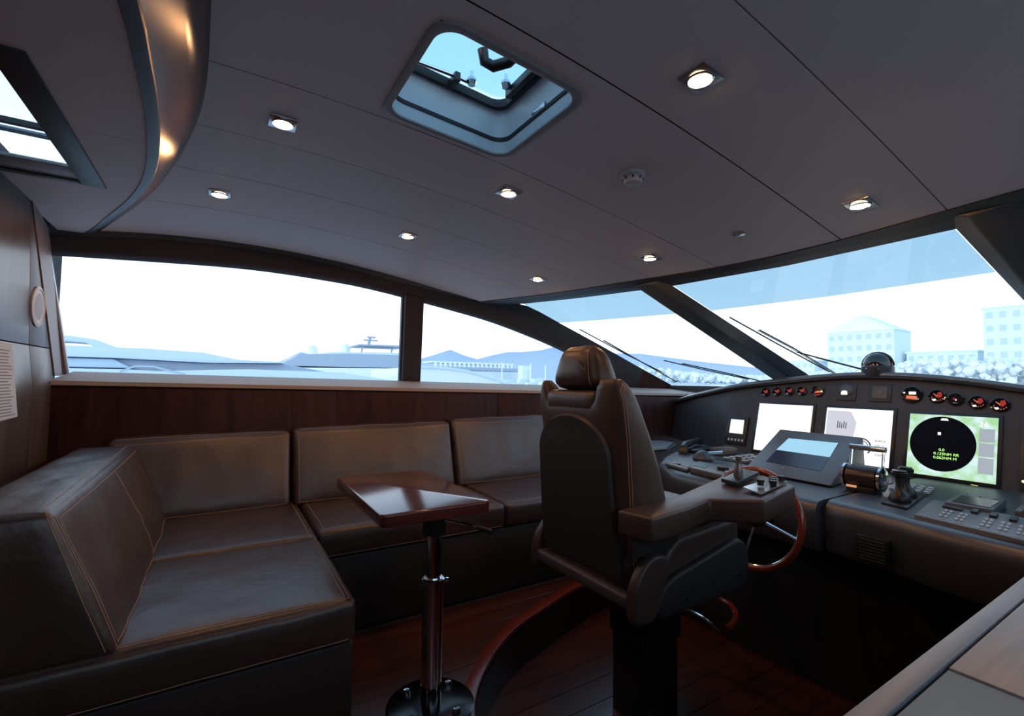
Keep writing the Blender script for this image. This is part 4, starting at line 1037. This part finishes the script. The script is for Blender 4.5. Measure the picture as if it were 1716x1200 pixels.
# pedestal
B().box(1.40, 1.58, 1.262, 1.440, -.2, .39).build('pedestal', BLACK, ch, bevel=.006)
B().box(1.39, 1.59, 1.252, 1.450, .12, .30).build('pedestal_sleeve', BLACK, ch, bevel=.008)
B().lathe([(.125, 0), (.125, .010), (.11, .014), (0, .014)], (1.49, 1.35, -.2), n=40).build('foot_plate', mat('dark_red_foot', (.10, .02, .012), .3), ch)
for x, z in ((1.50, .22), (1.49, -.03)): B().lathe([(.005, 0), (.005, .002), (0, .003)], (x, 1.2615 if z < 0 else 1.2515, z), (0, -1, 0), 10).build('bolt', CHROME, ch)
fr_ = [(1.70 + .26 * math.cos(math.radians(a)), 1.33 + .17 * math.sin(math.radians(a)), .15) for a in range(-80, 81, 8)]
B().tube(fr_, .013, 10).build('footrest', WHEELW, ch)
for y_ in (-.12, .12): B().tube([(1.58, 1.35 + y_ * .3, .25), (1.66, 1.33 + y_ * 1.0, .20), (1.72, 1.33 + y_ * 1.3, .15)], .006, 8).build('footrest_bracket', CHROME, ch)
# armrests
arm_t = [(1.117, .985, .715), (1.280, .992, .722), (1.440, 1.020, .727), (1.506, .865, .748), (1.775, .905, .760), (1.845, 1.005, .760), (1.880, 1.165, .755), (1.749, 1.191, .740), (1.389, 1.118, .722), (1.095, 1.108, .715)]
armn = B().prism2(arm_t, [(x, y, z - .078) for x, y, z in arm_t]).build('armrest', CHAIR, ch, bevel=.010, seg=3, sharp=60); armn['label'] = 'angled armrest carrying a joystick and knobs'
B().prism([(1.240, 1.610, .645), (1.240, 1.690, .645), (1.72, 1.690, .665), (1.72, 1.610, .665)], (0, 0, .075)).build('armrest', CHAIR, ch, bevel=.016, seg=3)
B().box(1.15, 1.38, 1.095, 1.120, .55, .66).build('arm_bracket', CHAIR_DK, ch, bevel=.006)
B().lathe([(0, 0), (.010, .002), (.010, .012), (0, .014)], (1.205, 1.625, .70), (-1, 0, 0), 12).build('adjuster_knob', CHROME, ch)
# joystick and knob plate on the arm: parts of the chair
jp = B().prism([(1.612, 1.024, .750), (1.826, 1.068, .761), (1.858, 1.158, .757), (1.650, 1.116, .744)], (0, 0, .016)).build('joystick_base', BLACK, armn, bevel=.003)
B().lathe([(.016, 0), (.017, .02), (.012, .045), (.008, .06), (.011, .07), (.012, .080), (0, .083)], (1.690, 1.070, .766), (.03, 0, 1), 18).build('joystick', mat('pewter', (.22, .20, .19), .3, metal=.6), armn)
B().prism([(1.548, .900, .754), (1.775, .932, .7645), (1.825, 1.005, .7635), (1.590, .990, .754)], (0, 0, .004)).build('knob_plate', mat('pale_knob_plate', (.60, .66, .70), .18, metal=.85), armn)
for x, y in ((1.640, .955), (1.665, .925), (1.735, .965), (1.700, .945), (1.775, .955)):
    B().lathe([(.011, 0), (.011, .010), (.013, .012), (.013, .020), (0, .021)], (x, y, .765), n=16).build('knob', BLACK, armn)

# ------------------------------------------------------------------ counter cabinet, lower right
cb = thing('counter_cabinet', 'low wooden counter cabinet with grey inset top in the lower right corner', 'cabinet', (1.1, -.2, -.2))
CT = .739
B().box(.30, 1.90, .232, .262, -.2, CT).build('side_panel', mat('dark_cabinet_side', (.016, .010, .009), .45), cb, bevel=.002)
B().box(.30, 1.90, -.60, .231, -.2, CT - .03).build('carcass', WENGE, cb)
B().box(.28, 1.92, .2385, .264, CT, CT + .010).build('edge_trim', CABTOP, cb, bevel=.0012)
B().box(.28, .834, -.60, .2345, CT - .028, CT + .008).build('inset_top', CABINSET, cb, bevel=.002)
B().box(.8365, 1.92, -.60, .2345, CT - .028, CT + .010).build('wood_top', CABTOP, cb, bevel=.002)

# ------------------------------------------------------------------ ceiling lights
def downlight(x, y, label, flip=0, vis=True):
    z = zc(x, y); t = thing('ceiling_light', label, 'light', (x, y, z), 'square recessed ceiling downlights')
    s = .040
    o4 = [(x - s, y - s), (x + s, y - s), (x + s, y + s), (x - s, y + s)]
    c = [(x + .032 * math.cos(a * math.pi / 12), y + .032 * math.sin(a * math.pi / 12)) for a in range(24)]
    B().prism([(p[0], p[1], zc(*p) + .004) for p in o4], (0, 0, -.008)).build('frame', STEEL, t, bevel=.0015)
    B().lathe([(.032, 0), (.033, -.004), (.029, -.005), (.028, -.001)], (x, y, z - .004), n=24).build('ring', CHROME, t)
    B().lathe([(.028, -.004), (.0275, -.008), (.020, -.011), (0, -.0125)], (x, y, z), n=24).build('bulb', LAMP, t)
    ld = bpy.data.lights.new('lamp_light', 'SPOT'); ld.energy = 4.0; ld.color = (1, .48, .20); ld.shadow_soft_size = .022; ld.spot_size = math.radians(177); ld.spot_blend = .12
    lo_ = bpy.data.objects.new('lamp_light', ld); COL.objects.link(lo_); lo_.parent = t; lo_.location = (0, 0, -.034)
    return t
LT = [(.143, 1.643, 'rear ceiling downlight nearest the wood cove, of the middle row'), (-.028, 2.346, 'ceiling downlight beside the wood cove over the sofa corner, bright frame'),
      (.966, 1.593, 'ceiling downlight in front of the roof hatch, middle row'), (.803, 2.327, 'ceiling downlight in the middle of the row nearest the side window'),
      (1.636, 2.336, 'ceiling downlight nearest the window pillar at the front'), (1.821, 1.617, 'front ceiling downlight above the port windshield mullion'),
      (.987, .716, 'large bright ceiling downlight right of the roof hatch'), (1.852, .715, 'ceiling downlight at the right, near the windshield header')]
for x, y, l in LT: downlight(x, y, l)
# smoke detector and small sensor
sm = thing('smoke_detector', 'round white smoke detector on the ceiling before the hatch', 'smoke detector', (1.215, 1.157, zc(1.215, 1.157)))
z0 = zc(1.215, 1.157)
B().lathe([(.042, .004), (.042, -.008), (.034, -.012)], (1.215, 1.157, z0), n=30).build('base', WHITEP, sm)
B().lathe([(.032, -.010), (.034, -.020), (.028, -.032), (.012, -.037), (0, -.037)], (1.215, 1.157, z0), n=30).build('cap', WHITEP, sm)
for a in range(0, 360, 45):
    x, y = 1.215 + .033 * math.cos(math.radians(a)), 1.157 + .033 * math.sin(math.radians(a))
    B().lathe([(.004, -.015), (.004, -.022)], (x, y, z0), n=6).build('slot', BLACK, sm)
z0 = zc(1.84, 1.152)
sn = thing('sensor', 'small round dark sensor on the ceiling near the header', 'sensor', (1.84, 1.152, z0))
B().lathe([(.026, .002), (.027, -.006), (.018, -.010)], (1.84, 1.152, z0), n=24).build('ring', STEEL, sn)
B().lathe([(.017, -.006), (.016, -.009), (0, -.010)], (1.84, 1.152, z0), n=24).build('lens', BLACK_GLOSS, sn)

# speaker and notice on the bulkhead
sp = thing('speaker', 'oval-looking round white speaker on the aft bulkhead', 'speaker', (XB, 2.677, 1.40))
B().lathe([(.082, 0), (.084, .006), (.072, .010), (.068, .006)], (XB, 2.677, 1.40), (1, 0, 0), 40).build('rim', WHITEP, sp)
B().lathe([(.068, .001), (.068, .005), (.03, .008), (0, .009)], (XB, 2.677, 1.40), (1, 0, 0), 40).build('grille', mat('grey_grille', (.40, .44, .50), .6), sp)
nt = thing('notice', 'tall sheet of printed paper taped to the aft bulkhead', 'paper', (XB, 2.42, .96))
B().prism([(XB + .0005, 2.20, 1.233), (XB + .0005, 2.425, 1.231), (XB + .0005, 2.530, .958), (XB + .0005, 2.26, .952)], (.0015, 0, 0)).build('sheet', PAPER, nt)
tx = B()
for i in range(22):
    z = 1.205 - i * .0112; sft = (1.23 - z) * .38
    y0 = 2.27 + sft * .9; y1 = 2.405 + sft - random.random() * .05
    tx.box(XB + .002, XB + .0024, y0, y1, z - .0022, z + .0012)
tx.build('printed_lines', INK, nt)['kind'] = 'stuff'

# ------------------------------------------------------------------ outside
sea = B().add([(-3000, -3000, -2.25), (5000, -3000, -2.25), (5000, 5000, -2.25), (-3000, 5000, -2.25)], [(0, 1, 2, 3)]).build('water', SEA); tag(sea, 'pale harbour water around the boats', 'water', kind='stuff')
# own foredeck
fd = B().prism([(4.3, mir(3.4), .86), (9.0, -.4, .75), (12.5, 1.1, .75), (9.0, 2.8, .75), (4.3, 3.4, .86)], (0, 0, -.3)).build('foredeck', YACHT_W); tag(fd, 'own bright white foredeck beyond the windshield', 'deck')
def extr(name, pts, y0, d, m, par):   # pts (x,z) in plane y=y0 extruded away by d
    return B().prism([(x, y0, z) for x, z in pts], (0, d, 0)).build(name, m, par, bevel=.03)
# neighbour yacht
y1_ = thing('yacht', 'large pale blue yacht moored close alongside, filling the side window', 'boat', (-1, 9.5, -2.2))
extr('hull', [(-6, -2.2), (-6, 1.20), (-1.17, 1.22), (-.77, 1.20), (1.2, 1.18), (2.9, 1.02), (3.3, .3), (3.3, -2.2)], 9.0, 4, YACHT, y1_)
extr('deckhouse', [(-6, 1.38), (-1.4, 1.39), (-.16, 1.355), (1.0, 1.385), (.98, 1.40), (.26, 1.42), (-.24, 1.52), (-1.0, 1.55), (-1.38, 1.55), (-6, 1.56)], 9.2, 3.0, YACHT, y1_)
extr('window_band', [(-6, 1.2), (-1.15, 1.23), (-.75, 1.16), (2.2, 1.16), (1.0, 1.375), (-.16, 1.35), (-1.4, 1.385), (-6, 1.38)], 9.4, 2.4, YACHT_D, y1_)
extr('side_glass', [(-6, 1.23), (-1.15, 1.24), (-1.38, 1.375), (-6, 1.375)], 9.3, .09, mat('pale_side_glass', (.62, .76, .88), .3), y1_)
extr('radar_arch', [(-3.2, 1.7), (-1.88, 1.70), (-1.62, 1.665), (-1.36, 1.55), (-1.62, 1.545), (-1.70, 1.60), (-1.9, 1.61), (-3.2, 1.6)], 9.3, .5, YACHT, y1_)
B().tube([(-1.25, 9.0, 1.18), (-1.08, 9.0, 1.27), (-.86, 9.0, 1.27), (-.62, 9.0, 1.20), (-.45, 9.0, 1.15)], .016, 8).build('grab_rail', CHROME, y1_)
extr('foredeck', [(-1.2, 1.1), (3.3, 1.05), (1.9, 1.24), (.4, 1.26), (-.9, 1.20)], 9.05, 1.8, YACHT, y1_)
# yacht further out with radar mast
y2_ = thing('yacht', 'distant motor yacht with radar mast left of the window pillar', 'boat', (7, 31, -2.2))
extr('hull', [(2.0, -2.2), (1.4, 1.7), (12.5, 1.9), (12.5, -2.2)], 30, 7, YACHT_W, y2_)
extr('superstructure', [(2.7, 1.85), (3.55, 2.2), (4.05, 2.55), (6.94, 2.72), (11, 2.75), (12, 1.9)], 30.6, 5, YACHT_D, y2_)
extr('upper_deck', [(5.0, 2.62), (6.0, 2.80), (9.4, 2.92), (11.5, 2.9), (11.5, 2.7)], 30.8, 4, YACHT, y2_)
extr('hardtop', [(7.6, 3.30), (7.6, 3.40), (11.0, 3.45), (11.0, 3.33)], 31, 3, YACHT_D, y2_)
B().tube([(8.5, 32, 3.4), (8.6, 32, 3.95)], .10, 8).build('mast', YACHT_D, y2_)
B().box(8.15, 9.1, 31.9, 32.1, 3.72, 3.80).build('radar_bar', YACHT_D, y2_); B().box(8.4, 8.95, 31.9, 32.1, 3.92, 4.02).build('radar_bar', YACHT_D, y2_)
for x, z in ((5.0, 2.65), (7.0, 2.85)): B().lathe([(.28, 0), (.30, .35), (.18, .55), (0, .6)], (x, 32, z), n=14).build('radome', YACHT_W, y2_)
for x in (7.9, 9.9, 10.6): B().tube([(x, 31.5, 2.85), (x + .1, 31.5, 3.35)], .06, 6).build('hardtop_post', YACHT_D, y2_)
# bright bow in the forward side window
y3_ = thing('yacht', 'rounded white bow of a yacht low in the forward side window', 'boat', (4.8, 10.6, -2.2))
cur = [(3.4, 1.385), (4.0, 1.40), (4.5, 1.385), (5.0, 1.33), (5.5, 1.22), (5.95, 1.10), (6.4, .8), (6.2, -1), (5.5, -2.2), (3.4, -2.2)]
extr('hull', cur, 10.0, 2.5, YACHT_W, y3_)
B().tube([(x, 9.97, z + .01) for x, z in cur[:7]], .03, 6).build('rub_rail', YACHT, y3_)
# far hills
HP = [(100, 60), (245, 80), (336, 130), (430, 112), (491, 100), (609, 117), (700, 104), (767, 101), (900, 112), (971, 125), (1050, 150), (1134, 180), (1220, 152), (1311, 131), (1420, 160), (1521, 183), (1640, 190), (1772, 206), (1880, 232), (1970, 204), (2264, 210), (2700, 225), (3400, 190), (4600, 150), (6500, 90)]
hl = thing('hills', 'hazy blue mountain ridge on the horizon beyond the marina', 'hills', (1500, 2500, -5))
V = []; F = []
for i, (x, z) in enumerate(HP): V += [(x, 2450, -5), (x, 2500, z), (x * 1.08, 2900, z * .8), (x * 1.1, 3100, -5)]
for i in range(len(HP) - 1):
    for k in range(3): F.append((i * 4 + k, i * 4 + k + 1, i * 4 + 4 + k + 1, i * 4 + 4 + k))
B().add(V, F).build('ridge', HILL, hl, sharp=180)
# marina pier with row of posts
pr = thing('pier', 'low quay with a row of white pillars in the forward side window', 'pier', (52, 100, -2.2))
B().box(41, 66, 100, 106, 3.6, 4.3).build('deck', YACHT_D, pr)
B().box(38, 66, 99, 107, -2.2, 3.2).build('quay_wall', QUAY, pr)
B().box(41, 63, 100, 106, 5.15, 5.5).build('roof', YACHT_W, pr)
for i in range(18): B().box(41.6 + i * 1.2, 42.2 + i * 1.2, 100, 100.4, 4.3, 5.15).build('pillar', YACHT_W, pr)
# marina boats: small, each a thing
def boat(x, y, L, hh, m1, label, mast=0, zb=-1.0):
    t = thing('motorboat' if not mast else 'sailboat', label, 'boat', (x, y, zb), 'boats in the marina')
    pts = [(0, 0), (-.06 * L, hh * .5), (L, hh * .62), (L * .90, 0)]
    B().prism([(x + a, y, zb + c) for a, c in pts], (0, L * .28, 0)).build('hull', m1, t)
    B().prism([(x + a, y + .05 * L, zb + c) for a, c in [(L * .25, hh * .5), (L * .34, hh), (L * .70, hh * 1.05), (L * .80, hh * .58)]], (0, L * .18, 0)).build('cabin', YACHT, t)
    if mast: B().tube([(x + L * .45, y + .1 * L, zb + hh * .5), (x + L * .45, y + .1 * L, zb + mast)], .09, 6).build('mast', YACHT_W, t)
    return t
rr = random.Random(7)
# distances 45-90 m to port and forward, seen in the forward side window
specs = []
for i in range(15):
    Y = 56 + (i * 7) % 15 * 2.2; u = .50 + .021 * i
    specs.append((u * Y, Y, rr.uniform(5.6, 7.0), rr.uniform(2.9, 4.0), i in (3, 7, 9, 12)))
ordn = 'first second third fourth fifth sixth seventh eighth ninth tenth eleventh twelfth thirteenth fourteenth fifteenth'.split()
for i, (x, Y, L, hh, sail) in enumerate(specs):
    boat(x, Y, L, hh, rr.choice((YACHT_W, YACHT_W, YACHT, YACHT_D)), 'pale %s, %s from the left among the boats in the forward side window' % ('sailboat' if sail else 'motorboat', ordn[i]), rr.uniform(5.5, 7.5) if sail else 0, -2.24)
bs = thing('building', 'tall narrow white tower block behind the marina boats', 'building', (62, 84, -3))
B().box(61.0, 63.4, 93, 95, -2.2, 4.9).build('tower', YACHT_W, bs); B().box(62.0, 62.8, 92.8, 93, -3, 4.0).build('facade_strip', YACHT, bs)
# town ahead: hazy blocks with window grids, wooded shore
def block(x, y0, y1, z0, z1, roof, label, nf, nc):
    t = thing('building', label, 'building', (x, (y0 + y1) / 2, z0), 'hazy buildings ahead')
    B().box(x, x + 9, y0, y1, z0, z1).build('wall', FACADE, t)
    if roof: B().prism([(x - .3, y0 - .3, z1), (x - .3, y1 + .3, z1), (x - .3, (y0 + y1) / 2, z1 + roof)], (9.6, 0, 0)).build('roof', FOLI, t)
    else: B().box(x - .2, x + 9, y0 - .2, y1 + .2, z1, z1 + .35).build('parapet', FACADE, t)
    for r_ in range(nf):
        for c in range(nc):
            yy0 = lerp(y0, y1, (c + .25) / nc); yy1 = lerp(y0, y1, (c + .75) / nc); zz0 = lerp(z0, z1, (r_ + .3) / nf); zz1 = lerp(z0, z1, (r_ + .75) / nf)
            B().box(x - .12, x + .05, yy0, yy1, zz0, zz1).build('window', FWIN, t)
block(120, 40.8, 53.5, 1.0, 13.2, 3.8, 'hazy apartment house with pitched roof left above the compass', 5, 7)
block(120, 15.0, 27.2, 1.0, 15.7, 0, 'flat-roofed hazy apartment block at the far right', 6, 7)
block(124, 29.0, 40.0, 1.0, 8.2, 0, 'low hazy block between the two apartment houses', 3, 7)
block(118, 55.5, 64.0, 1.0, 6.8, 0, 'low hazy building left of the pitched apartment house', 3, 6)
fo = B()
for i in range(2000):
    ang = rr.uniform(.02, .76); D = rr.uniform(92, 108); x, y = D * math.cos(ang), D * math.sin(ang) + 3
    r_ = rr.uniform(.3, .8); z = rr.uniform(1.2, 3.2 + 1.6 * math.sin(ang * 9)) + r_
    rings = []
    for h_, q_ in ((-.6, .7), (.0, 1.0), (.6, .7)):
        rings += [(x + r_ * q_ * math.cos(a * 1.047 + h_) * rr.uniform(.8, 1.15), y + r_ * q_ * math.sin(a * 1.047 + h_) * rr.uniform(.8, 1.15), z + h_ * r_) for a in range(6)]
    rings += [(x, y, z - r_), (x, y, z + r_)]
    fo.add(rings, [(a, (a + 1) % 6, 6 + (a + 1) % 6, 6 + a) for a in range(6)] + [(6 + a, 6 + (a + 1) % 6, 12 + (a + 1) % 6, 12 + a) for a in range(6)] + [((a + 1) % 6, a, 18) for a in range(6)] + [(12 + a, 12 + (a + 1) % 6, 19) for a in range(6)])
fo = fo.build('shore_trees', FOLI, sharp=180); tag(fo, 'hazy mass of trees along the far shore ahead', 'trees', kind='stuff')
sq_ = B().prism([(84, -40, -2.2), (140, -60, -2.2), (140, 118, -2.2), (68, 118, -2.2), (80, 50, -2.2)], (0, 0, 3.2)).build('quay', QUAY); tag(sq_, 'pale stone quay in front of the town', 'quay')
